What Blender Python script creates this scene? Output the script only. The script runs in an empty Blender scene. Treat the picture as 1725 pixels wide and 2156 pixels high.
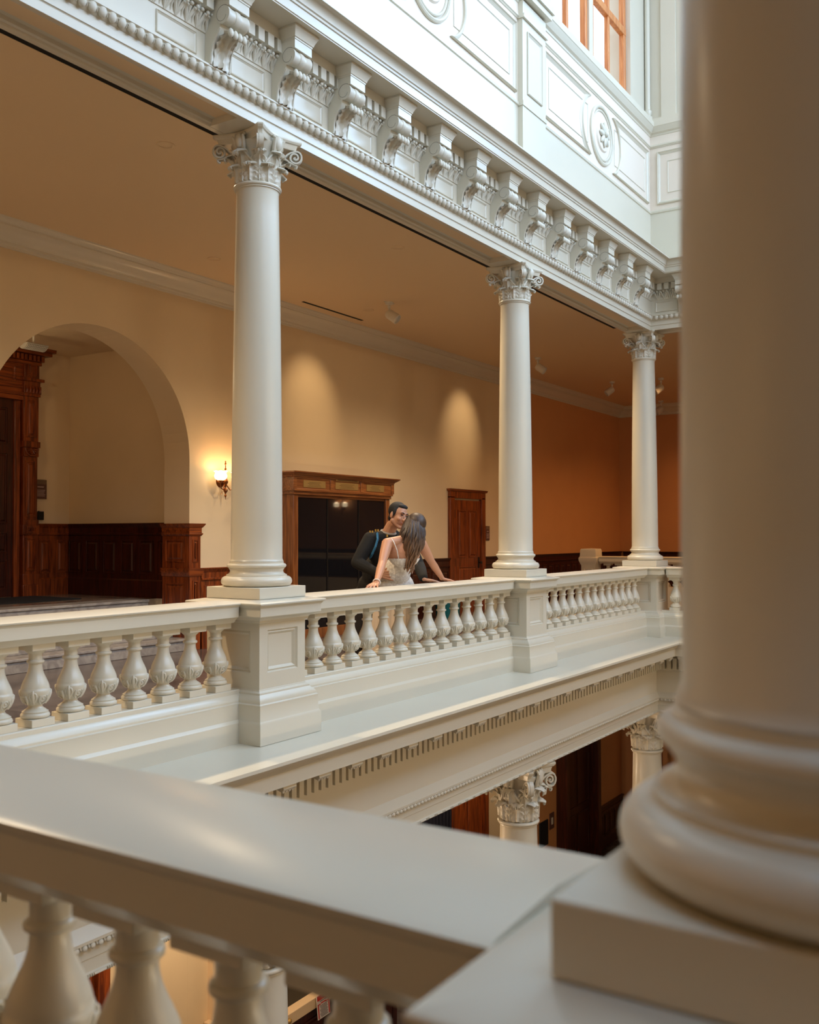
import bpy, math, random
from mathutils import Vector, Matrix, noise
random.seed(7)
PI = math.pi
C = bpy.context.scene.collection

# ------------------------------------------------------------------ materials
def sl(c):
    return tuple((v/12.92 if v <= .04045 else ((v+.055)/1.055)**2.4) for v in c)
def rgb(r, g, b):
    return sl((r/255, g/255, b/255)) + (1.0,)
def new_mat(name):
    m = bpy.data.materials.new(name); m.use_nodes = True
    nt = m.node_tree; b = nt.nodes['Principled BSDF']
    return m, nt, b
def plain(name, col, rough=.5, metal=0., spec=.5, bump=0., bscale=30., vary=0., vscale=2., coat=0.):
    m, nt, b = new_mat(name)
    b.inputs['Base Color'].default_value = col
    b.inputs['Roughness'].default_value = rough
    b.inputs['Metallic'].default_value = metal
    b.inputs['Specular IOR Level'].default_value = spec
    if coat: b.inputs['Coat Weight'].default_value = coat; b.inputs['Coat Roughness'].default_value = .22
    tc = nt.nodes.new('ShaderNodeTexCoord')
    if bump:
        n = nt.nodes.new('ShaderNodeTexNoise'); n.inputs['Scale'].default_value = bscale; n.inputs['Detail'].default_value = 4
        bp = nt.nodes.new('ShaderNodeBump'); bp.inputs['Strength'].default_value = bump; bp.inputs['Distance'].default_value = .01
        nt.links.new(tc.outputs['Object'], n.inputs['Vector']); nt.links.new(n.outputs['Fac'], bp.inputs['Height'])
        nt.links.new(bp.outputs['Normal'], b.inputs['Normal'])
    if vary:
        n = nt.nodes.new('ShaderNodeTexNoise'); n.inputs['Scale'].default_value = vscale; n.inputs['Detail'].default_value = 3
        r = nt.nodes.new('ShaderNodeValToRGB')
        r.color_ramp.elements[0].position = .3; r.color_ramp.elements[1].position = .7
        r.color_ramp.elements[0].color = tuple(c*(1-vary) for c in col[:3]) + (1,)
        r.color_ramp.elements[1].color = tuple(min(1, c*(1+vary)) for c in col[:3]) + (1,)
        nt.links.new(tc.outputs['Object'], n.inputs['Vector']); nt.links.new(n.outputs['Fac'], r.inputs['Fac'])
        nt.links.new(r.outputs['Color'], b.inputs['Base Color'])
    return m
def wood(name, dark, light, rough=.32, axis=2, scale=9., coat=.15):
    m, nt, b = new_mat(name)
    tc = nt.nodes.new('ShaderNodeTexCoord'); mp = nt.nodes.new('ShaderNodeMapping')
    s = [scale]*3; s[axis] = scale*.07
    mp.inputs['Scale'].default_value = s
    n = nt.nodes.new('ShaderNodeTexNoise'); n.inputs['Scale'].default_value = 2.6; n.inputs['Detail'].default_value = 7; n.inputs['Distortion'].default_value = 1.2
    r = nt.nodes.new('ShaderNodeValToRGB'); r.color_ramp.elements[0].position = .35; r.color_ramp.elements[1].position = .68
    r.color_ramp.elements[0].color = dark; r.color_ramp.elements[1].color = light
    bp = nt.nodes.new('ShaderNodeBump'); bp.inputs['Strength'].default_value = .12; bp.inputs['Distance'].default_value = .004
    L = nt.links
    L.new(tc.outputs['Object'], mp.inputs['Vector']); L.new(mp.outputs['Vector'], n.inputs['Vector'])
    L.new(n.outputs['Fac'], r.inputs['Fac']); L.new(r.outputs['Color'], b.inputs['Base Color'])
    L.new(n.outputs['Fac'], bp.inputs['Height']); L.new(bp.outputs['Normal'], b.inputs['Normal'])
    b.inputs['Roughness'].default_value = rough; b.inputs['Coat Weight'].default_value = coat
    return m
def marble(name, base, vein, rough=.25, tile=0., scale=1.6):
    m, nt, b = new_mat(name); L = nt.links
    tc = nt.nodes.new('ShaderNodeTexCoord')
    n = nt.nodes.new('ShaderNodeTexNoise'); n.inputs['Scale'].default_value = scale; n.inputs['Detail'].default_value = 9; n.inputs['Distortion'].default_value = 2.2
    r = nt.nodes.new('ShaderNodeValToRGB'); r.color_ramp.elements[0].position = .38; r.color_ramp.elements[1].position = .6
    r.color_ramp.elements[0].color = vein; r.color_ramp.elements[1].color = base
    L.new(tc.outputs['Object'], n.inputs['Vector']); L.new(n.outputs['Fac'], r.inputs['Fac'])
    out = r.outputs['Color']
    if tile:
        br = nt.nodes.new('ShaderNodeTexBrick'); br.offset = 0.; br.inputs['Scale'].default_value = 1.
        br.inputs['Brick Width'].default_value = tile; br.inputs['Row Height'].default_value = tile
        br.inputs['Mortar Size'].default_value = .006
        br.inputs['Color1'].default_value = (1, 1, 1, 1); br.inputs['Color2'].default_value = (.86, .84, .84, 1); br.inputs['Mortar'].default_value = (.55, .5, .48, 1)
        mx = nt.nodes.new('ShaderNodeMix'); mx.data_type = 'RGBA'; mx.blend_type = 'MULTIPLY'; mx.inputs[0].default_value = 1.
        L.new(tc.outputs['Object'], br.inputs['Vector']); L.new(out, mx.inputs[6]); L.new(br.outputs['Color'], mx.inputs[7])
        out = mx.outputs[2]
    L.new(out, b.inputs['Base Color']); b.inputs['Roughness'].default_value = rough
    return m
def emis(name, col, s):
    m, nt, b = new_mat(name)
    b.inputs['Base Color'].default_value = col
    b.inputs['Emission Color'].default_value = col; b.inputs['Emission Strength'].default_value = s
    return m

M = {}
M['cream'] = plain('cream_gloss_paint', rgb(218, 210, 191), .32, bump=.03, bscale=14, vary=.015, vscale=1.5, coat=.25)
M['carve'] = plain('cream_carved_paint', rgb(218, 211, 194), .42, bump=.02, bscale=20)
M['panel'] = plain('pale_peach_paint', rgb(236, 222, 205), .5)
M['wall'] = plain('tan_wall_paint', rgb(224, 199, 160), .6, bump=.02, bscale=40, vary=.02)
M['ceil'] = plain('tan_ceiling_paint', rgb(232, 204, 164), .6, bump=.03, bscale=8)
M['rust'] = plain('rust_wall_paint', rgb(206, 146, 96), .6, bump=.02, bscale=40, vary=.02)  # orange lamplight on the tan end wall, put into its colour
M['rust2'] = plain('rust_tan_wall_paint', rgb(214, 152, 98), .6, bump=.02, bscale=40, vary=.02)  # same tan wall farther along, with the orange light mixed into the colour
M['floor'] = marble('floor_marble', rgb(112, 102, 97), rgb(86, 78, 75), .2, tile=.61)
M['step'] = marble('step_marble', rgb(166, 158, 150), rgb(140, 132, 126), .3, scale=5.)
M['wood'] = wood('red_brown_wood', rgb(84, 32, 10), rgb(152, 72, 26))
M['woodh'] = wood('red_brown_wood_level', rgb(88, 34, 11), rgb(156, 76, 28), axis=0)
M['wood2'] = wood('oak_wood', rgb(104, 56, 26), rgb(152, 92, 46), .35)
M['wood2h'] = wood('oak_wood_level', rgb(104, 56, 26), rgb(152, 92, 46), .35, axis=0)
M['dwood'] = wood('dark_wood', rgb(40, 13, 6), rgb(78, 30, 14))
M['black'] = plain('black_felt', (.004, .004, .005, 1), .8)
M['slot'] = plain('black_slot', (.002, .002, .002, 1), .9)
M['glass'] = plain('black_glass', (.006, .006, .007, 1), .03, spec=.6)
M['brass'] = plain('aged_brass', rgb(150, 92, 50), .3, metal=1.)
M['gold'] = plain('brass_plate', rgb(196, 160, 96), .4, metal=.7)
M['goldtx'] = plain('engraved_brass', rgb(120, 92, 50), .5, metal=.5)
M['iron'] = plain('black_iron', (.02, .018, .016, 1), .4, metal=.6)
M['white'] = plain('white_enamel', rgb(225, 220, 208), .4)
M['grille'] = plain('grey_enamel', rgb(170, 165, 155), .5)
M['shade'] = emis('lit_frosted_glass', (1., .78, .48, 1), 5.)
M['lampw'] = emis('lit_lamp_face', (1., .80, .52, 1), 30.)
M['plaq'] = plain('bronze_plaque', rgb(96, 62, 54), .5)
M['plaq2'] = plain('bronze_plaque_header', rgb(120, 92, 70), .45)
M['plaqt'] = plain('plaque_lettering', rgb(190, 160, 150), .5)
M['teal'] = plain('teal_plastic', rgb(0, 92, 98), .35)
M['navy'] = plain('navy_cloth', rgb(24, 26, 44), .8)
M['winwood'] = wood('window_oak', rgb(190, 110, 55), rgb(226, 150, 88), .4)
M['skin'] = plain('skin', rgb(196, 140, 106), .45, bump=.02, bscale=60)
M['skinm'] = plain('skin_man', rgb(188, 138, 108), .45)
M['lip'] = plain('lips', rgb(150, 80, 70), .4)
M['eye'] = plain('eye_dark', rgb(30, 20, 16), .2)
M['tooth'] = plain('teeth', rgb(225, 215, 205), .3)
M['hairb'] = plain('black_hair', (.006, .005, .005, 1), .75)
M['jacket'] = plain('dark_olive_wool', rgb(25, 22, 17), .9, bump=.2, bscale=300)
M['trous'] = plain('dark_trouser_wool', rgb(34, 26, 26), .85)
M['shirt'] = plain('grey_shirt', rgb(150, 142, 132), .7)
M['tie'] = plain('black_tie', rgb(22, 20, 20), .6)
M['cord'] = plain('blue_cord', rgb(44, 112, 148), .6, bump=.6, bscale=160)
M['goldm'] = plain('gold_insignia', rgb(220, 190, 110), .3, metal=.8)
M['medal'] = plain('white_ribbon', rgb(225, 215, 230), .5)
M['pearl'] = plain('pearl', rgb(235, 222, 208), .25)
M['red'] = plain('red_print', rgb(190, 52, 44), .5)
M['ink'] = plain('grey_print', rgb(110, 105, 105), .6)
M['paper'] = plain('white_paper', rgb(214, 204, 194), .6)
# lace dress
def lace():
    m, nt, b = new_mat('white_lace'); L = nt.links
    tc = nt.nodes.new('ShaderNodeTexCoord'); v = nt.nodes.new('ShaderNodeTexVoronoi'); v.inputs['Scale'].default_value = 55
    r = nt.nodes.new('ShaderNodeValToRGB'); r.color_ramp.elements[0].color = rgb(240, 236, 230); r.color_ramp.elements[1].color = rgb(206, 198, 188)
    bp = nt.nodes.new('ShaderNodeBump'); bp.inputs['Strength'].default_value = .5; bp.inputs['Distance'].default_value = .006
    L.new(tc.outputs['Object'], v.inputs['Vector']); L.new(v.outputs['Distance'], r.inputs['Fac']); L.new(r.outputs['Color'], b.inputs['Base Color'])
    L.new(v.outputs['Distance'], bp.inputs['Height']); L.new(bp.outputs['Normal'], b.inputs['Normal']); b.inputs['Roughness'].default_value = .8
    return m
M['lace'] = lace()
M['skirt'] = plain('cream_pleated_cloth', rgb(222, 205, 186), .75)
def hairmat():      # darker roots, lighter ends: the hair's own colour
    m, nt, b = new_mat('brown_hair'); L = nt.links
    tc = nt.nodes.new('ShaderNodeTexCoord'); sp = nt.nodes.new('ShaderNodeSeparateXYZ')
    mr = nt.nodes.new('ShaderNodeMapRange'); mr.inputs[1].default_value = 1.08; mr.inputs[2].default_value = 1.42
    n = nt.nodes.new('ShaderNodeTexNoise'); n.inputs['Scale'].default_value = 45
    mp = nt.nodes.new('ShaderNodeMapping'); mp.inputs['Scale'].default_value = (1.6, 1.6, .12)
    ad = nt.nodes.new('ShaderNodeMath'); ad.operation = 'ADD'; ad2 = nt.nodes.new('ShaderNodeMath'); ad2.operation = 'SUBTRACT'; ad2.inputs[1].default_value = .5
    r = nt.nodes.new('ShaderNodeValToRGB'); r.color_ramp.elements[0].color = rgb(142, 104, 72); r.color_ramp.elements[1].color = rgb(58, 40, 30)
    L.new(tc.outputs['Object'], sp.inputs[0]); L.new(sp.outputs['Z'], mr.inputs[0]); L.new(tc.outputs['Object'], mp.inputs[0]); L.new(mp.outputs[0], n.inputs['Vector'])
    L.new(n.outputs['Fac'], ad2.inputs[0]); L.new(mr.outputs[0], ad.inputs[0]); L.new(ad2.outputs[0], ad.inputs[1]); L.new(ad.outputs[0], r.inputs['Fac'])
    L.new(r.outputs['Color'], b.inputs['Base Color']); b.inputs['Roughness'].default_value = .5
    return m
M['hair'] = hairmat()

# ------------------------------------------------------------------ mesh helpers
class MB:
    def __init__(s): s.v = []; s.f = []; s.m = []; s.mi = 0
    def add(s, vs, fs):
        o = len(s.v); s.v += [tuple(p) for p in vs]
        for f in fs: s.f.append(tuple(i+o for i in f)); s.m.append(s.mi)
        return s
    def box(s, x0, y0, z0, x1, y1, z1):
        v = [(x, y, z) for z in (z0, z1) for y in (y0, y1) for x in (x0, x1)]
        return s.add(v, [(0, 2, 3, 1), (4, 5, 7, 6), (0, 1, 5, 4), (2, 6, 7, 3), (0, 4, 6, 2), (1, 3, 7, 5)])
    def cbox(s, c, h, rot=None):
        v = []
        for z in (-1, 1):
            for y in (-1, 1):
                for x in (-1, 1):
                    p = Vector((x*h[0], y*h[1], z*h[2]))
                    if rot: p = rot @ p
                    v.append(p+Vector(c))
        return s.add(v, [(0, 2, 3, 1), (4, 5, 7, 6), (0, 1, 5, 4), (2, 6, 7, 3), (0, 4, 6, 2), (1, 3, 7, 5)])
    def lathe(s, prof, n=32, c=(0, 0), caps=True, ph=0.):
        o = []; k = len(prof)
        for i in range(n):
            a = 2*PI*i/n+ph; ca, sa = math.cos(a), math.sin(a)
            for r, z in prof: o.append((c[0]+r*ca, c[1]+r*sa, z))
        fs = []
        for i in range(n):
            j = (i+1) % n
            for q in range(k-1): fs.append((i*k+q, j*k+q, j*k+q+1, i*k+q+1))
        if caps:
            fs.append(tuple(i*k for i in range(n))[::-1]); fs.append(tuple(i*k+k-1 for i in range(n)))
        return s.add(o, fs)
    def square(s, prof, c=(0, 0)):       # square stack: half width, z
        return s.lathe([(r*math.sqrt(2), z) for r, z in prof], 4, c, True, PI/4)
    def tube(s, pts, rad, n=8, caps=True):
        pts = [Vector(p) for p in pts]; k = len(pts)
        if not hasattr(rad, '__len__'): rad = [rad]*k
        t0 = (pts[1]-pts[0]).normalized(); u = t0.orthogonal().normalized(); o = []
        for i, p in enumerate(pts):
            t = (pts[min(i+1, k-1)]-pts[max(i-1, 0)]); t = t.normalized() if t.length > 1e-9 else t0
            u = (u-t*u.dot(t)); u = u.normalized() if u.length > 1e-6 else t.orthogonal().normalized()
            w = t.cross(u)
            for j in range(n):
                a = 2*PI*j/n; o.append(p+(u*math.cos(a)+w*math.sin(a))*rad[i])
        fs = [(i*n+j, i*n+(j+1) % n, (i+1)*n+(j+1) % n, (i+1)*n+j) for i in range(k-1) for j in range(n)]
        if caps: fs.append(tuple(range(n))[::-1]); fs.append(tuple((k-1)*n+j for j in range(n)))
        return s.add(o, fs)
    def ell(s, c, r, rot=None, nu=16, nv=10):
        o = []; c = Vector(c)
        for i in range(nv+1):
            th = PI*i/nv
            for j in range(nu):
                a = 2*PI*j/nu; p = Vector((r[0]*math.sin(th)*math.cos(a), r[1]*math.sin(th)*math.sin(a), r[2]*math.cos(th)))
                if rot: p = rot @ p
                o.append(c+p)
        fs = [(i*nu+j, (i+1)*nu+j, (i+1)*nu+(j+1) % nu, i*nu+(j+1) % nu) for i in range(nv) for j in range(nu)]
        return s.add(o, fs)
    def sweep(s, path, prof, closed=False, mats=None, capends=True):
        """prof: (d, z): d to the right-hand side of the walking direction."""
        P = [Vector(p) for p in path]; n = len(P); k = len(prof); rows = []
        for i in range(n):
            a = P[i]-P[i-1] if (i > 0 or closed) else None
            b = P[(i+1) % n]-P[i] if (i < n-1 or closed) else None
            na = Vector((a.y, -a.x)).normalized() if a is not None else None
            nb = Vector((b.y, -b.x)).normalized() if b is not None else None
            if na is None: m = nb
            elif nb is None: m = na
            else:
                m = (na+nb); m = m/(m.length_squared)*2 if m.length > 1e-6 else na
            rows.append(m)
        o = []
        for i in range(n):
            for d, z in prof: q = P[i]+rows[i]*d; o.append((q.x, q.y, z))
        base = len(s.v); s.v += o
        for i in range(n if closed else n-1):
            j = (i+1) % n
            for q in range(k-1):
                s.f.append((base+i*k+q, base+i*k+q+1, base+j*k+q+1, base+j*k+q)); s.m.append(mats[q] if mats else s.mi)
        if capends and not closed:
            s.f.append(tuple(base+q for q in range(k))); s.m.append(0)
            s.f.append(tuple(base+(n-1)*k+q for q in range(k))[::-1]); s.m.append(0)
        return s
    def tr(s, mat, start=0):
        for i in range(start, len(s.v)): s.v[i] = tuple(mat @ Vector(s.v[i]))
        return s
    def mesh(s, name, mats, ang=35., smooth=True):
        me = bpy.data.meshes.new(name); me.from_pydata(s.v, [], s.f)
        for m in (mats if isinstance(mats, (list, tuple)) else [mats]): me.materials.append(m)
        me.polygons.foreach_set('material_index', s.m)
        me.polygons.foreach_set('use_smooth', [smooth]*len(s.f))
        me.update(); me.validate()
        import bmesh
        b = bmesh.new(); b.from_mesh(me); bmesh.ops.recalc_face_normals(b, faces=b.faces); b.to_mesh(me); b.free()
        if smooth: me.set_sharp_from_angle(angle=math.radians(ang))
        return me
def obj(name, mb, mats, parent=None, loc=None, ang=35., smooth=True, bevel=0.):
    me = mb if isinstance(mb, bpy.types.Mesh) else mb.mesh(name, mats, ang, smooth)
    o = bpy.data.objects.new(name, me); C.objects.link(o)
    if parent: o.parent = parent
    if loc: o.location = loc
    if bevel:
        b = o.modifiers.new('bevel', 'BEVEL'); b.width = bevel; b.segments = 2; b.limit_method = 'ANGLE'; b.angle_limit = math.radians(40)
    return o
def tag(o, label=None, cat=None, group=None, kind=None):
    if label: o['label'] = label
    if cat: o['category'] = cat
    if group: o['group'] = group
    if kind: o['kind'] = kind
    return o
def empty(name, loc, rz=0., label=None, cat=None, group=None):
    o = bpy.data.objects.new(name, None); C.objects.link(o); o.location = loc; o.rotation_euler = (0, 0, rz); o.empty_display_size = .1
    return tag(o, label, cat, group)
def struct(name, mb, mats, label=None, **k):
    o = obj(name, mb, mats, **k); o['kind'] = 'structure'
    if label: o['label'] = label
    return o
def copy_tree(o, parent=None):
    c = o.copy(); C.objects.link(c)
    if parent: c.parent = parent
    for ch in list(o.children): copy_tree(ch, c)
    return c
def place(proto, used, loc, rz, label, group=None, scale=None):
    o = proto if not used else copy_tree(proto)
    o.location = loc; o.rotation_euler = (0, 0, rz); o['label'] = label
    if group: o['group'] = group
    elif 'group' in o: del o['group']
    if scale: o.scale = scale
    return o
ORD = ['first', 'second', 'third', 'fourth', 'fifth', 'sixth', 'seventh', 'eighth', 'ninth', 'tenth', 'eleventh', 'twelfth', 'thirteenth', 'fourteenth', 'fifteenth', 'sixteenth', 'seventeenth', 'eighteenth', 'nineteenth', 'twentieth', 'twenty first', 'twenty second', 'twenty third', 'twenty fourth', 'twenty fifth', 'twenty sixth']

# ------------------------------------------------------------------ key dimensions (metres, gallery floor at z = 0, rail top 0.97)
CAMZ = 1.41
YF = 4.523                      # far column line
XN = 1.10                       # near column line
CX = [1.10, 5.065, 9.01, 12.92]  # columns along the far side
XE, YS = 12.89, -4.2            # far end and south side of the atrium
YN = .16                        # near column
WALL, TH = 8.8, .44
CEIL = 4.58
XW = 23.3
LOWF, LOWC = -6.0, -.5
loop = [(XN, YF), (XE, YF), (XE, YS), (XN, YS)]
# ================================================================== SETTING
# gallery floors (ring round the atrium)
def ring(mb, z0, z1, hole, outer):
    (hx0, hy0, hx1, hy1), (x0, y0, x1, y1) = hole, outer
    mb.box(x0, hy1, z0, x1, y1, z1); mb.box(x0, y0, z0, x1, hy0, z1)
    mb.box(x0, hy0, z0, hx0, hy1, z1); mb.box(hx1, hy0, z0, x1, hy1, z1)
hole = (XN-.10, YS-.10, XE+.10, YF+.10)
outer = (-4., -8.8, XW, WALL)
m = MB(); ring(m, LOWC, 0., hole, outer)
struct('floor', m, M['floor'], 'grey and pink marble tiled gallery floor round the atrium')
m = MB(); m.box(outer[0], outer[1], LOWF-.2, outer[2], outer[3], LOWF)
struct('floor', m, M['floor'], 'marble floor of the storey below')
m = MB()
SL0, SL1 = 5.16, 5.465      # black slot in the ceiling behind the beam
m.box(-4., SL1, CEIL, XW, WALL, CEIL+.2); m.box(-4., YF+.16, CEIL, XW, SL0, CEIL+.2)
m.box(14.25, SL0, CEIL, XW, SL1, CEIL+.2)
m.box(-4., -8.8, CEIL, XW, YS-.16, CEIL+.2); ring(m, CEIL, CEIL+.2, (.36, -1.9, .92, .7), (-4., YS-.16, XN-.16, YF+.16)); m.box(XE+.16, YS-.16, CEIL, XW, YF+.16, CEIL+.2)  # opening over the near rail is added for the blue fill lamp
struct('ceiling', m, M['ceil'], 'tan painted gallery ceiling')
m = MB(); m.box(-4., SL0-.02, CEIL+.002, 14.27, SL1+.0, CEIL+.22)
struct('trim_1', m, M['slot'], 'black slot running along the ceiling behind the beam')
m = MB(); m.box(10.27, 8.335, CEIL-.004, 11.66, 8.375, CEIL+.02)
struct('trim_2', m, M['slot'], 'short black slot in the ceiling near the far wall')

# far wall with the arched opening
AX, AZ, AR = 7.208, 2.344, 1.412
def arch_wall():
    m = MB(); x0, x1 = AX-AR, AX+AR
    m.box(-4., WALL, LOWF, x0, WALL+TH, CEIL); 
    N = 40
    for yy in (WALL, WALL+TH):
        for i in range(N):
            a0, a1 = PI-PI*i/N, PI-PI*(i+1)/N
            p = [(AX+AR*math.cos(a0), yy, AZ+AR*math.sin(a0)), (AX+AR*math.cos(a1), yy, AZ+AR*math.sin(a1))]
            m.add([p[0], p[1], (p[1][0], yy, CEIL), (p[0][0], yy, CEIL)], [(0, 1, 2, 3)])
    for i in range(N):
        a0, a1 = PI-PI*i/N, PI-PI*(i+1)/N
        q = [(AX+AR*math.cos(a), y, AZ+AR*math.sin(a)) for a in (a0, a1) for y in (WALL, WALL+TH)]
        m.add(q, [(0, 1, 3, 2)])
    m.box(x0, WALL+.001, LOWF, x1, WALL+TH, 0.)
    m.box(x1, WALL, LOWF, 13.9, WALL+TH, CEIL)
    return m
struct('wall_far', arch_wall(), M['wall'], 'tan far gallery wall with a tall round arch', ang=30)
m = MB(); m.box(13.9, WALL, LOWF, 17.4, WALL+.3, CEIL)
struct('wall_far', m, M['wall'], 'far wall round the small door')
m = MB(); m.box(17.4, WALL, LOWF, XW+.3, WALL+.3, CEIL)
struct('wall_far', m, M['rust2'], 'orange tan far wall past the middle column')
m = MB(); m.box(XW, -8.8, LOWF, XW+.3, WALL, CEIL)
struct('wall_end', m, M['rust'], 'orange tan wall at the far end of the gallery')
m = MB(); m.box(-4.3, -8.8, LOWF, -4., WALL, CEIL)
struct('wall_left', m, M['wall'], 'gallery wall behind the camera')
m = MB(); m.box(-4.3, -9.1, LOWF, XW+.3, -8.8, CEIL)
struct('wall_south', m, M['wall'], 'gallery wall on the near side')
# alcove behind the arch
m = MB()
m.box(8.84, WALL+TH, .6, 9.1, 11.36, 3.9); m.box(5.32, WALL+TH, .6, 5.58, 11.36, 3.9)
m.box(5.32, 11.36, .6, 9.1, 11.5, 3.9); m.box(5.32, WALL+TH, 3.9, 9.1, 11.5, 4.05)
struct('wall_alcove', m, M['wall'], 'tan alcove walls behind the arch', smooth=False)
m = MB(); m.box(5.32, 9.55, 0., 9.1, 11.5, .6)
struct('floor', m, marble('landing_marble', rgb(150, 128, 110), rgb(112, 92, 78), .15), 'polished landing floor inside the arch')
st = empty('marble_steps', (AX, 9.16, 0), 0, 'white marble steps rising to the landing inside the arch', 'steps')
for k, y in enumerate((8.77, 9.03, 9.29, 9.55)):
    z1 = .15*(k+1); y1 = 9.55 if k < 3 else 9.85
    if k == 3: y = 9.50
    b = MB(); b.box(-1.41, y-9.16+.015, .15*k, 1.41, y1-9.16, z1-.03); b.box(-1.41, y-9.16-.005, z1-.03, 1.41, y1-9.16, z1+(.002 if k == 3 else 0))
    obj('step', b, M['step'], st, bevel=.006)

# crown moulding along the far wall and the end wall
crown = [(0, 4.335), (.018, 4.337), (.02, 4.36), (.04, 4.368), (.043, 4.392), (.06, 4.40), (.075, 4.41), (.09, 4.435), (.12, 4.47), (.16, 4.50), (.19, 4.51), (.19, 4.525), (.205, 4.53), (.215, 4.55), (.24, 4.565), (.245, CEIL), (0, CEIL)]
m = MB(); m.sweep([(-4., WALL), (XW, WALL), (XW, -8.8)], crown)
struct('trim_3', m, M['cream'], 'cream crown moulding along the top of the far wall')

# ------------------------------------------------------------------ upper entablature (closed loop round the atrium)
up = [(-.165, CEIL), (-.165, 4.155), (-.125, 4.155), (-.118, 4.17), (-.105, 4.178), (-.10, 4.20), (-.075, 4.205), (.075, 4.205), (.10, 4.20), (.105, 4.178), (.118, 4.17), (.125, 4.155), (.165, 4.155),
      (.165, 4.208), (.168, 4.214), (.174, 4.216), (.174, 4.278), (.182, 4.284), (.186, 4.29)]
um = [0]*(len(up)-1); um[6] = 1
m = MB(); m.sweep(loop, up, True, um)
struct('trim_4', m, [M['cream'], M['ceil']], 'long cream beam resting on the column capitals', ang=25)
up2 = [(.186, 4.29), (.192, 4.30), (.20, 4.325), (.214, 4.330), (.222, 4.334), (.222, 4.345), (.179, 4.352), (.179, 4.545), (.186, 4.547), (.190, 4.57), (.205, 4.63), (.215, 4.645), (.222, 4.655), (.222, 4.748), (.262, 4.752), (.266, 4.775), (.274, 4.80), (.276, 4.815)]
m = MB(); m.sweep(loop, up2, True)
struct('trim_5', m, M['cream'], 'frieze band above the beam', ang=25)
up3 = [(.276, 4.815), (.467, 4.815), (.467, 4.822), (.474, 4.826), (.476, 4.885), (.484, 4.89), (.486, 4.905), (.495, 4.912)] + \
      [(.495+.05*(1-math.cos(t*PI/2)), 4.912+.062*math.sin(t*PI/2)) for t in (.2, .4, .6, .8, 1.)] + [(.556, 4.976), (.556, 4.99), (.183, 5.035), (.183, 5.715), (.196, 5.722), (.20, 5.745), (.19, 5.752), (.18, 5.765), (.18, 6.60),
      (.188, 6.602), (.196, 6.615), (.204, 6.62), (.204, 6.635), (.19, 6.65), (.186, 6.76), (.195, 6.765), (.20, 6.785), (.225, 6.80), (.245, 6.83), (.262, 6.862), (.268, 6.866), (.268, 6.925), (.258, 6.93), (.258, 6.942), (.246, 6.946), (.246, 6.958), (.236, 6.962), (.236, 6.985), (.0, 7.02), (-.2, 7.02)]
ms = [0]*(len(up3)-1)
for i_ in range(len(up3)-1):
    if up3[i_] == (.18, 5.765) or up3[i_] == (.19, 6.65): ms[i_] = 1
m = MB(); m.sweep(loop, up3, True, ms)
struct('trim_6', m, [M['cream'], M['panel']], 'deep cream cornice with the plain upper wall and window ledge above', ang=25)

# egg and dart course, dentils, leaf band: carved patterns of the frieze
def along(path_pts, pitch, fn, pad=0.):
    """calls fn(matrix) along straight runs; local +x along, +y out of the wall, z up"""
    for (a, b, off) in path_pts:
        a, b = Vector(a), Vector(b); L = (b-a).length; t = (b-a)/L; n = Vector((t.y, -t.x))
        k = int(L/pitch)
        for i in range(k):
            p = a+t*(pitch*(i+.5)+(L-k*pitch)/2)
            fn(Matrix(((t.x, n.x, 0, p.x), (t.y, n.y, 0, p.y), (0, 0, 1, 0), (0, 0, 0, 1))))
def stamp(dst, src, mat):
    dst.add([mat @ Vector(v) for v in src.v], src.f)
def run(d, x0=1.6, y0=1.2):   # far side and a piece of the end side, at offset d
    return [((x0, YF), (XE-d, YF), d), ((XE, YF-d), (XE, y0), d)]
egg = MB()
egg.ell((0, .200, 4.314), (.029, .023, .036), None, 14, 10)
egg.tube([(-.034, .196, 4.332), (-.034, .208, 4.318), (-.034, .2, 4.293)], [.006, .005, .002], 5)
for sgn in (-1, 1):
    egg.tube([(sgn*.027, .20, 4.333), (sgn*.026, .212, 4.315), (sgn*.014, .204, 4.293), (0, .2, 4.288)], .0035, 5)
m = MB(); along(run(.2), .0683, lambda M_: stamp(m, egg, M_))
struct('trim_7', m, M['carve'], 'carved egg and dart course on the beam')
dn = MB(); dn.box(-.030, .215, 4.663, .030, .272, 4.747)
m = MB(); along(run(.26), .0946, lambda M_: stamp(m, dn, M_))
struct('trim_8', m, M['cream'], 'row of square dentils under the upper cornice', smooth=False)
lf = MB()
for s in (-1, 1):      # upright carved tulip leaf with curled tips and a bud between
    lf.tube([(s*.004, .182, 4.548), (s*.014, .198, 4.58), (s*.026, .212, 4.612), (s*.032, .232, 4.634), (s*.030, .243, 4.622)], [.006, .010, .012, .012, .007], 6)
lf.tube([(0, .182, 4.548), (0, .206, 4.60), (0, .226, 4.636)], [.004, .008, .010], 6)
lf.ell((0, .236, 4.648), (.014, .014, .013), None, 8, 6)
lf.tube([(-.0437, .18, 4.55), (-.0437, .202, 4.60), (-.0437, .226, 4.640)], [.005, .008, .010], 6)
lf.ell((-.0437, .240, 4.644), (.013, .013, .015), None, 8, 6)
m = MB(); along(run(.22), .0875, lambda M_: stamp(m, lf, M_))
struct('trim_9', m, M['carve'], 'carved leaf and flower band under the dentils')

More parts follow.
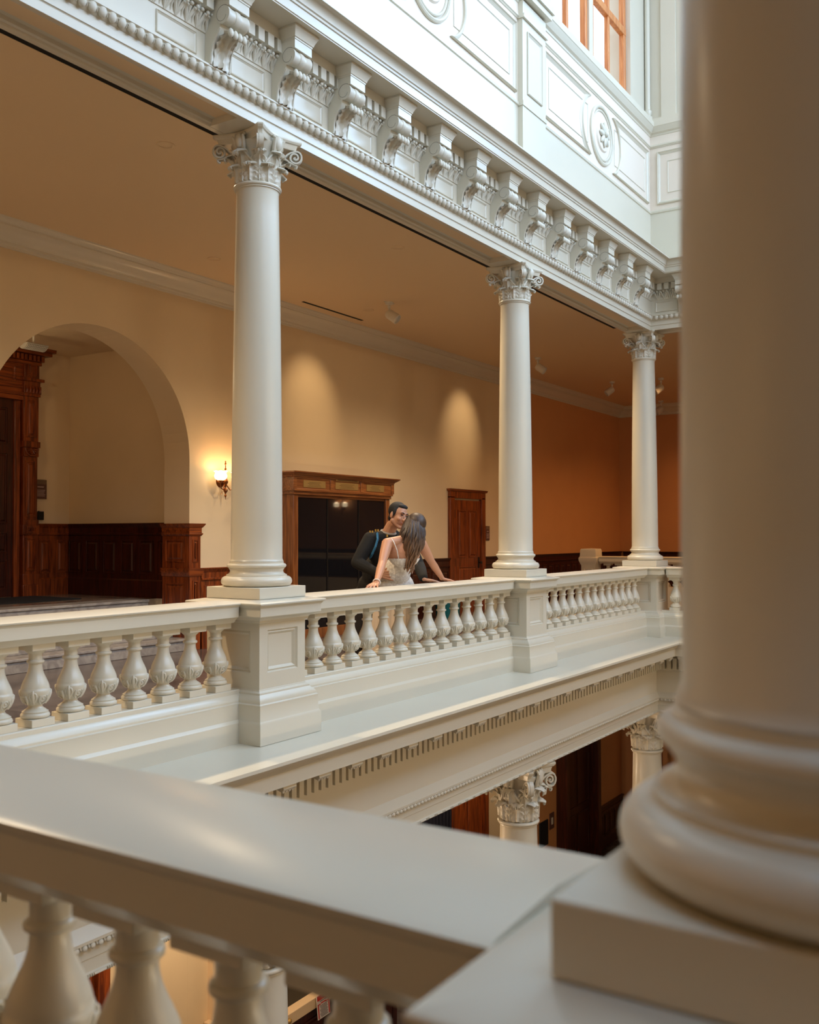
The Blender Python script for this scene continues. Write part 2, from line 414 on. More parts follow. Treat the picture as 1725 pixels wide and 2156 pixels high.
# ------------------------------------------------------------------ upper wall: pilasters, panels, rosettes, windows
def frame_rect(mb, x0, x1, z0, z1, y, w=.045, dep=.03, conc=None, r=.30):
    """moulded panel frame on a wall facing -Y at plane y; conc: side ('L','R') scooped by a medallion"""
    def pts(i):
        a0, a1, b0, b1 = x0+i, x1-i, z0+i, z1-i; cz = (z0+z1)/2; P = []
        if conc == 'R':
            cx = x1+.06; rr = r+i; h = math.asin(min(.95, (b1-cz)/rr)); arc = [(cx-rr*math.cos(h-2*h*k/14)*1., cz+rr*math.sin(h-2*h*k/14)) for k in range(15)]
            P = [(a0, b0), (a0, b1)] + arc
        elif conc == 'L':
            cx = x0-.06; rr = r+i; h = math.asin(min(.95, (b1-cz)/rr)); arc = [(cx+rr*math.cos(-h+2*h*k/14), cz+rr*math.sin(-h+2*h*k/14)) for k in range(15)]
            P = [(a1, b1), (a1, b0)] + arc
        else: P = [(a0, b0), (a0, b1), (a1, b1), (a1, b0)]
        return P
    lev = [(0, 0), (0, dep*.7), (w*.25, dep), (w*.45, dep*.5), (w*.55, dep*.55), (w*.8, dep*.25), (w, dep*.1), (w, 0)]
    R = [[(px, y-dd, pz) for px, pz in pts(i)] for i, dd in lev]
    n = len(R[0]); v = [p for row in R for p in row]
    f = [(a*n+j, a*n+(j+1) % n, (a+1)*n+(j+1) % n, (a+1)*n+j) for a in range(len(lev)-1) for j in range(n)]
    mb.add(v, f)
def panel_fill(mb, x0, x1, z0, z1, y): mb.box(x0, y-.002, z0, x1, y+.01, z1)
YP = YF-.18
m = MB(); fl = MB()
for b in range(0, 3):
    c = (CX[b]+CX[b+1])/2 if b else 3.08
    xl, xr = CX[b]+.30, CX[b+1]-.30 if b < 2 else XE-.18-.02
    hz0, hz1 = 5.83, 6.54
    frame_rect(m, xl+.03, c-.30, hz0, hz1, YP, conc='R', r=.36); frame_rect(m, c+.30, xr-.03 if b < 2 else xr-.09, hz0, hz1, YP, conc='L', r=.36)
    frame_rect(m, xl+.16, c-.42, hz0+.13, hz1-.13, YP, w=.012, dep=.008); frame_rect(m, c+.42, xr-.16 if b < 2 else xr-.2, hz0+.13, hz1-.13, YP, w=.012, dep=.008)
    for rr, tt, dd in ((.335, .022, .03), (.29, .014, .024)):
        ringp = [(c+rr*math.cos(a*2*PI/48), YP-dd*.3, 6.185+rr*math.sin(a*2*PI/48)) for a in range(49)]
        m.tube(ringp, tt, 8, False)
struct('trim_10', m, M['cream'], 'moulded panel frames on the upper wall', ang=30)
for b in (1, 2, 3):
    if b == 3: continue
    px = CX[b]
    pm = MB(); pm.box(px-.27, YF-.235, 5.0, px+.27, YF-.17, 6.62)
    pm.box(px-.28, YF-.245, 5.715, px+.28, YF-.17, 5.76)
    pm.sweep([(px-.27, YF-.235+.18), (px-.27, YF-.055-.18+.18)], [(0, 0), (0, .001)]) if 0 else None
    pm.box(px-.285, YF-.26, 6.60, px+.285, YF-.17, 6.64); pm.box(px-.27, YF-.24, 6.64, px+.27, YF-.17, 6.78)
    pm.box(px-.30, YF-.30, 6.80, px+.30, YF-.17, 6.86); pm.box(px-.32, YF-.325, 6.86, px+.32, YF-.17, 6.93); pm.box(px-.30, YF-.30, 6.93, px+.30, YF-.17, 6.985)
    frame_rect(pm, px-.17, px+.17, 5.86, 6.50, YF-.235, w=.03, dep=.018)
    struct('trim_11', pm, M['cream'], 'panelled pilaster on the upper wall above a column', smooth=False)
# end wall piece of the upper wall: one framed panel (faces -X)
m = MB(); frame_rect(m, -.9, -.28, 5.83, 6.54, 0.); frame_rect(m, -.76, -.42, 5.97, 6.40, 0., w=.012, dep=.008)
m.tr(Matrix(((0, 1, 0, XE-.18), (1, 0, 0, YF-.18+.18), (0, 0, 1, 0), (0, 0, 0, 1))))
struct('trim_12', m, M['cream'], 'framed panel on the end side of the upper wall')
def rosette(x, label):
    o = empty('rosette', (x, YP, 6.185), 0, label, 'rosette', 'carved rosettes on the upper wall')
    d = MB(); d.lathe([(0.0, .0), (.275, 0.), (.275, .006), (.2, .012), (.185, .03), (.15, .034), (0, .02)], 40, caps=False); d.tr(Matrix.Rotation(PI/2, 4, 'X')); obj('disc', d, M['panel'], o)
    for k in range(8):
        a = 2*PI*k/8; pt = MB(); pt.ell((.085, 0, .045), (.07, .034, .022), None, 12, 8); pt.tr(Matrix.Rotation(PI/2, 4, 'X') @ Matrix.Rotation(a, 4, 'Z')); obj('petal', pt, M['carve'], o)
    e = MB(); e.ell((0, -.065, 0), (.035, .03, .035)); obj('boss', e, M['carve'], o)
    return o
rosette((CX[1]+CX[2])/2+.22-.22, 'round carved rosette cut by the top edge, left of the upper pilaster')
rosette((CX[2]+CX[3])/2, 'round carved rosette in the upper wall near the far right corner')

# window wall above the ledge (far side), z 7.02 - 10.2
YW = YF-.04
m = MB()
for b in range(0, 3):
    c = (CX[b]+CX[b+1])/2; hw = 1.24
    x0 = CX[b] if b else -.2; x1 = CX[b+1] if b < 2 else XE+.2
    m.box(x0, YF-.10, 7.0, c-hw, YF+.2, 12.); m.box(c+hw, YF-.10, 7.0, x1, YF+.2, 12.)
    N = 16; zs = 9.6
    for k in range(N):
        a0, a1 = PI-PI*k/N, PI-PI*(k+1)/N
        for yy in (YF-.10, YF+.2):
            m.add([(c+hw*math.cos(a0), yy, zs+hw*math.sin(a0)), (c+hw*math.cos(a1), yy, zs+hw*math.sin(a1)), (c+hw*math.cos(a1), yy, 12.), (c+hw*math.cos(a0), yy, 12.)], [(0, 1, 2, 3)])
        m.add([(c+hw*math.cos(a), yy, zs+hw*math.sin(a)) for a in (a0, a1) for yy in (YF-.10, YF+.2)], [(0, 1, 3, 2)])
struct('wall_clerestory', m, M['cream'], 'cream wall between the high windows', smooth=False)
for b, n in ((1, 1), (2, 2)):
    c = (CX[b]+CX[b+1])/2; hw = 1.24
    w = MB()
    w.box(c-.06, YW-.02, 7.02, c+.06, YW+.10, 10.8)
    o = struct('window_%d' % n, w, M['cream'], 'tall window with orange wooden sashes')
    for s in (-1, 1):
        f = MB(); xa, xb = (c+.06, c+hw) if s > 0 else (c-hw, c-.06)
        for x in (xa, xb-.075): f.box(x, YW, 7.02, x+.075, YW+.07, 10.6)
        xm = (xa+xb)/2; f.box(xm-.03, YW+.005, 7.02, xm+.03, YW+.06, 10.6)
        for z in (7.02, 7.96, 8.9, 9.8): f.box(xa, YW-.005, z, xb, YW+.065, z+.10)
        obj('window_frame', f, M['winwood'], o, bevel=.008)
# pier mouldings at the corner: colonnette and a blind arch on the end wall
cm = MB(); cm.lathe([(.06, 7.0), (.06, 7.06), (.04, 7.08), (.055, 7.11), (.055, 7.14), (.035, 7.16), (.035, 11.5)], 20, (XE-.14, YF-.14))
struct('trim_13', cm, M['cream'], 'slim round colonnette in the corner beside the high window')
m = MB(); m.box(XE-.10, 1.75, 7.0, XE+.25, YF+.2, 12.); m.box(XE-.10, YS, 7.0, XE+.25, -2.0, 12.); m.box(XE-.10, -2.0, 10.8, XE+.25, 1.75, 12.)
struct('wall_clerestory', m, M['cream'], 'cream end wall high above the atrium')
m = MB()
for rr, yy in ((.80, .0), (.70, .0)):
    c = 3.05; pts = [(XE-.105, c+rr, 7.05)] + [(XE-.105, c+rr*math.cos(a*PI/24), 9.2+rr*math.sin(a*PI/24)) for a in range(25)] + [(XE-.105, c-rr, 7.05)]
    m.tube(pts, .022, 8)
m.box(XE-.135, 4.0, 7.0, XE-.10, 4.20, 11.5)
struct('trim_14', m, M['cream'], 'moulded blind arch on the high end wall')
# near end and south side of the high wall, with window openings on the south side
m = MB(); m.box(XN-.25, YS, 7.0, XN+.10, YF+.2, 12.)
struct('wall_clerestory', m, M['cream'], 'cream high wall over the camera side')
m = MB()
for b in range(3):
    c = (CX[b]+CX[b+1])/2; x0, x1 = CX[b], CX[b+1]
    m.box(x0-.2*(b == 0), YS-.2, 7.0, c-1.24, YS+.1, 12.); m.box(c+1.24, YS-.2, 7.0, x1+.2*(b == 2), YS+.1, 12.); m.box(c-1.24, YS-.2, 10.8, c+1.24, YS+.1, 12.)
struct('wall_clerestory', m, M['cream'], 'cream high wall with windows on the near side', smooth=False)
# roof with a glazed laylight opening
m = MB(); ring(m, 12., 12.2, (3., -2.4, 11., 2.7), (XN-.3, YS-.3, XE+.3, YF+.3))
struct('ceiling', m, M['cream'], 'cream atrium ceiling with an open laylight', smooth=False)

# ------------------------------------------------------------------ lower entablature / ledge
lo = [(-.165, LOWC), (-.165, -.93), (.255, -.93), (.272, -.925), (.275, -.905), (.262, -.90), (.262, -.832), (.268, -.828), (.268, -.775), (.272, -.765), (.285, -.745), (.292, -.738), (.292, -.722), (.241, -.66), (.241, -.365), (.25, -.375), (.275, -.362), (.295, -.352), (.295, -.20), (.305, -.19), (.315, -.136),
      (.60, -.136), (.609, -.134), (.612, -.04), (.625, -.034), (.632, -.026), (.636, -.018), (.648, -.012), (.655, -.002), (.668, .006), (.678, .018), (.684, .024), (.684, .045), (.12, .058), (-.1, .058)]
m = MB(); m.sweep(loop, lo, True)
struct('trim_15', m, M['cream'], 'broad cream ledge and deep band below the balustrade', ang=25)
dn = MB(); dn.box(-.024, .292, -.345, .024, .345, -.195)
m = MB(); along(run(.3), .0785, lambda M_: stamp(m, dn, M_))
struct('trim_16', m, M['cream'], 'row of dentils under the ledge', smooth=False)
eg = MB(); eg.ell((0, .288, -.757), (.018, .010, .016), None, 8, 6); eg.tube([(-.026, .285, -.742), (-.026, .29, -.755), (-.026, .278, -.772)], [.005, .005, .002], 5)
m = MB(); along(run(.28), .052, lambda M_: stamp(m, eg, M_))
bd = MB(); bd.tube([(-.05, .274, -.915), (.03, .274, -.915)], .008, 6)
for k in (.042, .056, .07): bd.ell((k, .274, -.915), (.005, .009, .010), None, 6, 5)
along(run(.27), .13, lambda M_: stamp(m, bd, M_))
struct('trim_17', m, M['carve'], 'carved bead courses on the band below the ledge')
# ================================================================== COLUMNS
def leaf_mb(H=.2, R=.14, W=.052, curl=.045, lean=.02):
    """acanthus leaf standing on a bell: local +y is outward, root at z=0"""
    m = MB(); nt, ns = 15, 10; rows = []
    for i in range(nt+1):
        t = i/nt
        if t < .72:
            u = t/.72; y = R+lean*u*u+.004; z = H*.93*u
            ny, nz = 1., 0.
        else:
            u = (t-.72)/.28; a = u*PI*1.15
            y = R+lean+.004+curl*.5*(1-math.cos(a)); z = H*.93+H*.09*math.sin(a) - (curl*.35*u*u)
            ny, nz = math.cos(a), math.sin(a)
        w = W*(.62+.5*math.sin(PI*min(1, t*1.15))**.8)*(1-.42*max(0, (t-.80)/.20)**1.5)
        w *= 1+.17*math.cos(t*PI*9+2.6)
        row = []
        for j in range(ns+1):
            s = -1+2*j/ns
            dz = -abs(s)**1.5*.012*(1 if t < .8 else .3)
            rib = .007*math.exp(-(s/.14)**2)+.0055*math.cos(t*PI*9+abs(s)*3.5)*min(1, abs(s)*2.2)+.004*math.cos(s*PI*3)-.005*s*s
            wr = math.sqrt(max(.0001, R*R*1.3-(s*w)**2))-R*1.14; row.append((s*w, y+rib*ny+wr, z+dz+rib*nz*.6))
        rows.append(row)
    v = [p for r in rows for p in r]; n = ns+1
    f = [(i*n+j, i*n+j+1, (i+1)*n+j+1, (i+1)*n+j) for i in range(nt) for j in range(ns)]
    b = len(v); v2 = [(x*.96, y-.009, z-.004) for x, y, z in v]
    f2 = [tuple(b+q for q in reversed(g)) for g in f]
    e = []
    for i in range(nt):
        e.append((i*n, (i+1)*n, b+(i+1)*n, b+i*n)); e.append((i*n+ns, b+i*n+ns, b+(i+1)*n+ns, (i+1)*n+ns))
    for j in range(ns): e.append((nt*n+j, nt*n+j+1, b+nt*n+j+1, b+nt*n+j))
    return m.add(v+v2, f+f2+e)
def volute_mb():
    """corner scroll: lives in the y-z plane, +y outward"""
    m = MB(); pts = []
    for k in range(9):
        t = k/8; pts.append((.135+.140*t**1.5, .135+.160*math.sin(t*PI/2)))
    cy, cz = .258, .252; n0 = pts[-1]; r0 = math.hypot(n0[0]-cy, n0[1]-cz); a0 = math.atan2(n0[1]-cz, n0[0]-cy)
    for k in range(1, 26):
        t = k/25; r = r0*(1-t)**.8+.003; a = a0-t*PI*3.4; pts.append((cy+r*math.cos(a), cz+r*math.sin(a)))
    n = len(pts); hw = [.024]*9+[.024-.003*k/25 for k in range(25)]
    for wd, th in ((1., .011), (.35, .016)):
        v = []
        for i, (y, z) in enumerate(pts):
            a = pts[min(i+1, n-1)]; b = pts[max(i-1, 0)]; d = Vector((a[0]-b[0], a[1]-b[1])).normalized(); q = Vector((-d.y, d.x))
            for sx, sn in ((-1, -1), (1, -1), (1, 1), (-1, 1)): v.append((sx*hw[i]*wd, y+q.x*sn*th/2, z+q.y*sn*th/2))
        f = [(i*4+j, i*4+(j+1) % 4, (i+1)*4+(j+1) % 4, (i+1)*4+j) for i in range(n-1) for j in range(4)]
        m.add(v, f+[(0, 1, 2, 3), (4*n-4, 4*n-1, 4*n-2, 4*n-3)])
    m.ell((0, cy, cz), (.024, .009, .009), None, 10, 6)
    return m
def abacus_mb():
    m = MB()
    def outline(s, cham=.035):
        P = []
        for q in range(4):
            a = q*PI/2
            for k in range(13):
                t = 1-2*k/12; x = t*(.226-cham*.7)*s; y = (.172+(.226-.172)*abs(t)**1.7)*s
                P.append((x*math.cos(a)-y*math.sin(a), x*math.sin(a)+y*math.cos(a)))
        return P[::1]
    lev = [(.86, .300), (.88, .306), (.885, .322), (.91, .335), (.975, .342), (.98, .346), (1., .350), (1.01, .357), (1., .365)]
    rows = [[(x, y, z) for x, y in outline(s)] for s, z in lev]; n = len(rows[0])
    v = [p for r in rows for p in r]; f = [(i*n+j, i*n+(j+1) % n, (i+1)*n+(j+1) % n, (i+1)*n+j) for i in range(len(lev)-1) for j in range(n)]
    return m.add(v, f+[tuple(range(n))[::-1], tuple((len(lev)-1)*n+j for j in range(n))])
def fleuron_mb():
    m = MB(); m.ell((0, .186, .298), (.034, .024, .050), None, 14, 10); m.tube([(-.040, .176, .345), (-.034, .19, .325), (-.036, .185, .29), (-.020, .175, .255), (0, .165, .235), (.020, .175, .255), (.036, .185, .29), (.034, .19, .325), (.040, .176, .345)], .010, 8)
    for sx in (-1, 1): m.tube([(sx*.008, .14, .20), (sx*.022, .160, .235), (sx*.036, .180, .27), (sx*.042, .194, .315), (sx*.05, .206, .325)], [.006, .012, .013, .011, .005], 8)
    m.tube([(0, .135, .17), (0, .15, .21), (0, .17, .245)], [.006, .010, .012], 8)
    for sx in (-1, 1):
        pts = [(sx*(.078-.010*t-.052*math.sin(t*1.6)), .142+.028*t, .155+.11*t) for t in (0, .25, .5, .75, 1)]
        m.tube(pts, [.006, .008, .009, .009, .007], 8)
        c = Vector((pts[-1][0]+sx*-.0, pts[-1][1]+.004, pts[-1][2]-.012)); m.ell(c, (.014, .010, .013), None, 10, 6)
    return m
LEAF1 = leaf_mb(.118, .148, .058, .050, .010).mesh('acanthus_leaf', M['carve'], 50)
LEAF2 = leaf_mb(.208, .143, .058, .066, .016).mesh('acanthus_leaf_tall', M['carve'], 50)
LEAF3 = leaf_mb(.100, .135, .036, .070, .065).mesh('acanthus_leaf_top', M['carve'], 50)
VOL = volute_mb().mesh('volute', M['carve'], 40)
ABA = abacus_mb().mesh('abacus', M['cream'], 30)
FLE = fleuron_mb().mesh('fleuron', M['carve'], 50)
bell = MB(); bell.lathe([(.135, .02), (.138, .10), (.137, .18), (.15, .25), (.178, .29), (.182, .302), (.15, .306)], 32)
BELL = bell.mesh('bell', M['carve'], 30)
def make_capital(par, z, sxy=1., sz=1.):
    cap = obj('capital', BELL, None, par, (0, 0, z)); cap.scale = (sxy, sxy, sz)
    tag(cap, 'carved leafy capital')
    def sub(name, me, a, dz=0.):
        o = bpy.data.objects.new(name, me); C.objects.link(o); o.parent = cap; o.rotation_euler = (0, 0, a); o.location = (0, 0, dz); return o
    for k in range(8): sub('acanthus_leaf', LEAF1, 2*PI*k/8+PI/8, .03)
    for k in range(8): sub('acanthus_leaf', LEAF2, 2*PI*k/8, .03)
    for k in range(4): sub('acanthus_leaf', LEAF3, 2*PI*k/4+PI/4, .12)
    for k in range(4): sub('volute', VOL, 2*PI*k/4+PI/4)
    for k in range(4): sub('fleuron', FLE, 2*PI*k/4)
    sub('abacus', ABA, 0)
    return cap
def arc(cr, cz, r, a0, a1, n=8):
    return [(cr+r*math.cos(math.radians(a0+(a1-a0)*k/n)), cz+r*math.sin(math.radians(a0+(a1-a0)*k/n))) for k in range(n+1)]
def column(name, H, rb, rt, zs, label, group, base=True, cz=1., cs=1., s=1.):
    """origin at the underside of the plinth"""
    col = empty(name, (0, 0, 0), 0, label, 'column', group)
    p = MB(); p.square([(.238*s, 0), (.238*s, .075*s)]); obj('plinth', p, M['cream'], col, bevel=.003)
    b = MB()
    prof = [(.15*s, .075*s), (.205*s, .0755*s)]+[(x*s, z*s) for x, z in arc(.208, .1095, .034, -90, 90, 12)]+[(x*s, z*s) for x, z in [(.206, .145), (.206, .154), (.198, .156)]]
    prof += [(x*s, z*s) for x, z in [(.188, .163), (.182, .172), (.181, .182), (.186, .191), (.190, .196), (.190, .200)]]
    prof += [(x*s, z*s) for x, z in arc(.188, .2145, .0145, -90, 90, 8)]+[(x*s, z*s) for x, z in [(.186, .230), (.184, .232), (.184, .243), (.180, .246)]]
    b.lathe(prof+[(.15*s, .248*s)], 64); obj('base_moulding', b, M['cream'], col, ang=40)
    sh = MB(); z0 = .246*s; z1 = zs; pr = [(rb+.008*s, z0), (rb+.005*s, z0+.004*s), (rb, z0+.018*s)]
    for k in range(1, 17):
        t = k/16; pr.append((rb+(rt-rb)*(t**1.55), z0+.018*s+(z1-z0-.04*s)*t))
    pr += [(rt+.002*s, z1-.012*s), (rt+.010*s, z1-.008*s), (rt+.010*s, z1-.002*s)] + [(rt+.006*s+x*s, z1+.012*s+z*s) for x, z in arc(0, 0, .014, -80, 80, 8)] + [(rt*.95, z1+.028*s)]
    sh.lathe(pr, 64); obj('shaft', sh, M['cream'], col, ang=40)
    make_capital(col, H-.365*cz, cs, cz)
    return col
UPH = 4.155-.988
colp = column('column', UPH, .1755, .1455, 3.790-.988, 'x', 'cream columns of the gallery')
for i, (x, y, l) in enumerate([(CX[1], YF, 'nearest tall cream column with leafy capital, left of the couple'), (CX[2], YF, 'middle cream column with leafy capital, right of the couple and the small door'),
                  (CX[3], YF, 'farthest gallery column, at the right corner of the atrium'), (XN, YN, 'out of focus column shaft and round base filling the right edge, close by')]):
    place(colp, i > 0, (x, y, .988), 0, l)
# filler blocks above the capitals
for x, y in [(CX[1], YF), (CX[2], YF), (CX[3], YF), (XN, YN)]:
    h = MB(); sx, sy = (.34, .164) if y == YF else (.164, .34)
    h.box(x-sx, y-sy, 4.157, x+sx, y+sy, 4.21); struct('trim_18', h, M['cream'], 'beam block over a column capital', smooth=False)

# lower storey columns
LH = 3.95
lcol = column('lower_column', LH+.0, .235, .188, LH-.59, 'x', 'cream columns of the storey below', cz=1.6, cs=1.31, s=1.3)
for i, (x, l) in enumerate([(9.05, 'lower storey column with leafy capital, in the middle below the ledge'), (12.95, 'lower storey column half hidden by the blurred column base'), (5.10, 'lower storey column seen between the blurred balusters')]):
    place(lcol, i > 0, (x, YF, -.93-LH), 0, l)
for x in (9.05, 12.95, 5.10):
    m = MB(); m.square([(.33, LOWF), (.33, -.93-LH)], (x, YF)); t = empty('column_pedestal', (0, 0, 0), 0, 'square pedestal under the lower storey column at the %s' % {9.05: 'middle', 12.95: 'far right', 5.10: 'left'}[x], 'pedestal')
    obj('block', m, M['cream'], t)

# ================================================================== BALUSTRADES
def pedestal_parts(root):
    m = MB(); m.square([(.316, .055), (.316, .190), (.306, .205), (.303, .21), (.30, .30), (.302, .312), (.292, .318), (.292, .330), (.285, .345), (.262, .365), (.258, .37), (.258, .382), (.240, .392), (.236, .402)])
    obj('base', m, M['cream'], root, bevel=.002)
    d = MB(); H0, H1, h = .402, .832, .235; iw, z0, z1 = .155, .505, .785
    for q in range(4):
        s0 = len(d.v)
        def P(x, y, z): return (x, -y, z)
        lev = [(h, h, H0, H1), (iw, h, z0, z1), (iw-.008, h-.014, z0+.008, z1-.008), (iw-.018, h-.008, z0+.018, z1-.018), (iw-.030, h-.022, z0+.03, z1-.03), (iw-.034, h-.026, z0+.034, z1-.034)]
        v = []
        for w, yy, a, b in lev: v += [P(-w, yy, a), P(w, yy, a), P(w, yy, b), P(-w, yy, b)]
        f = [(k*4+j, k*4+(j+1) % 4, (k+1)*4+(j+1) % 4, (k+1)*4+j) for k in range(len(lev)-1) for j in range(4)] + [tuple((len(lev)-1)*4+j for j in range(4))]
        d.add(v, f); d.tr(Matrix.Rotation(q*PI/2, 4, 'Z'), s0)
    obj('dado', d, M['cream'], root, smooth=False)
    c = MB(); c.square([(.236, .832), (.25, .836), (.252, .85), (.268, .866), (.290, .874), (.308, .878), (.315, .882), (.315, .94), (.322, .944), (.326, .954), (.338, .957), (.340, .968), (.335, .972), (.25, .986), (.20, .988)])
    obj('cap', c, M['cream'], root, bevel=.002)
ped = empty('pedestal', (0, 0, 0), 0, 'x', 'pedestal', 'square pedestals in the balustrade'); pedestal_parts(ped)
for i, (x, y, l) in enumerate([(CX[1], YF, 'square panelled pedestal under the nearest tall column, left of the couple'), (CX[2], YF, 'square panelled pedestal under the middle column'), (CX[3], YF, 'square pedestal at the far right corner of the atrium'),
                  (XN, YN, 'blurred pedestal under the close column at bottom right')]):
    place(ped, i > 0, (x, y, 0), 0, l)
railp = [(-.105, .84), (-.135, .872), (-.148, .879), (-.15, .943), (-.156, .948), (-.159, .957), (-.168, .960), (-.17, .968), (-.155, .974), (0, .984), (.155, .974), (.17, .968), (.168, .960), (.159, .957), (.156, .948), (.15, .943), (.148, .879), (.135, .872), (.105, .84), (-.105, .84)]
coup = [(-.131, .055), (-.131, .190), (-.121, .205), (-.118, .21), (-.115, .300), (-.117, .312), (-.107, .318), (-.107, .330), (-.10, .345), (-.085, .365), (-.081, .368), (-.081, .392), (-.075, .398), (.075, .398), (.12, .392), (.12, .2), (.13, .06)]
coup = [(-d, z) for d, z in coup]
def railing(p0, p1, lab, base_lab):
    p0, p1 = Vector(p0), Vector(p1); t = (p1-p0).normalized()
    r = MB(); r.sweep([tuple(p0), tuple(p1)], railp); o = obj('handrail', r, M['cream'], ang=25); tag(o, lab, 'handrail', 'stone handrails')
    b = MB(); b.sweep([tuple(p0-t*.085), tuple(p1+t*.085)], coup); o = obj('balustrade_base', b, M['cream'], ang=25); tag(o, base_lab, 'balustrade base', 'moulded bases of the balustrade')
G = .3385
railing((CX[0]+G, YF), (CX[1]-G, YF), 'far handrail left of the nearest pedestal', 'moulded base course under the balusters at the left')
railing((CX[1]+G, YF), (CX[2]-G, YF), 'far handrail on which the couple lean', 'moulded base course under the couple')
railing((CX[2]+G, YF), (CX[3]-G, YF), 'far handrail between the middle column and the far corner', 'moulded base course right of the middle pedestal')
railing((CX[3], YF-G), (CX[3], 1.0), 'handrail turning the far right corner behind the close column', 'base course turning the far right corner')
railing((XN, YN+G), (XN, YF-G), 'wide blurred handrail crossing the foreground', 'base course of the foreground balustrade')
# turn of the near rail: its outside faces the atrium (mirror symmetrical rail, base wider to the atrium)

def baluster():
    root = empty('baluster', (0, 0, 0), 0, 'x', 'baluster')
    m = MB(); m.box(-.071, -.071, .398, .071, .071, .440); obj('base_block', m, M['cream'], root, bevel=.002)
    pr = [(.03, .440), (.066, .4402), (.073, .444), (.0765, .452), (.074, .461), (.069, .466), (.066, .468), (.068, .474), (.058, .480), (.054, .484), (.044, .490), (.037, .499), (.036, .504), (.040, .509), (.052, .522), (.064, .539), (.072, .556), (.0765, .574), (.0775, .582), (.0765, .590), (.074, .592)]
    for k in range(1, 13):
        t = k/12; pr.append((.074-(.074-.0345)*(.5-.5*math.cos(PI*t**.88)), .592+.128*t))
    pr += [(.0345, .728), (.040, .729), (.0445, .733), (.0455, .738), (.0445, .743), (.040, .747), (.0355, .748), (.0355, .776), (.040, .783), (.050, .791), (.055, .797), (.055, .800), (.03, .801)]
    b = MB(); b.lathe(pr, 28); obj('turned_body', b, M['cream'], root, ang=45)
    g = MB()
    for k in range(8):
        rz = Matrix.Rotation(2*PI*k/8, 4, 'Z'); s0 = len(g.v)
        if k % 2 == 0:
            g.tube([(.0655+.006*math.sin(q), .0145*math.cos(q), .546+.0145*math.sin(q)) for q in [j*2*PI/12 for j in range(13)]], .0048, 6, False); g.ell((.068, 0, .546), (.005, .007, .007), None, 8, 6)
            for sy in (-1, 1): g.tube([(.050, sy*.005, .514), (.060, sy*.020, .528), (.068, sy*.024, .545), (.073, sy*.020, .562)], [.004, .006, .006, .004], 6)
        else:
            g.tube([(.050, 0, .514), (.062, .0, .532), (.0715, 0, .552), (.078, 0, .570), (.079, 0, .584), (.076, 0, .590)], [.005, .008, .0085, .0075, .006, .003], 6)
            for sy in (-1, 1): g.tube([(.060, sy*.008, .530), (.070, sy*.018, .556), (.076, sy*.014, .574), (.0775, sy*.006, .578)], [.004, .005, .005, .003], 6)
        g.tr(rz, s0)
    obj('carved_garland', g, M['carve'], root, ang=60)
    c = MB(); c.box(-.072, -.072, .801, .072, .072, .8395); obj('cap_block', c, M['cream'], root, bevel=.002)
    return root
bal = baluster(); ub = False
def put_bal(x, y, l, g):
    global ub
    place(bal, ub, (x, y, 0), 0, l, g); ub = True
n = 0
for k in range(7, -5, -1):
    x = 3.085+k*.2262+.0
    if x < 2.35: continue
    put_bal(x, YF, 'cream carved baluster, %s one left of the nearest square pedestal' % ORD[7-k], 'balusters left of the nearest pedestal')
for k in range(15): put_bal(5.458+k*.2296, YF, 'cream carved baluster under the couple\'s rail, %s from its left end' % ORD[k], 'balusters between the two nearest pedestals')
for k in range(14): put_bal(9.455+.2295*(k+.12), YF, 'small cream baluster beyond the middle pedestal, %s from its left end' % ORD[k], 'balusters between the middle pedestal and the corner')
for k in range(3): put_bal(CX[3], 4.10-.23*k, 'cream baluster in the railing round the far corner, %s after the corner' % ORD[k], 'balusters round the far corner')
for k in range(10): put_bal(XN, .575+.2205*k, 'large blurred baluster in the foreground, %s left of the close pedestal' % ORD[k], 'blurred foreground balusters')

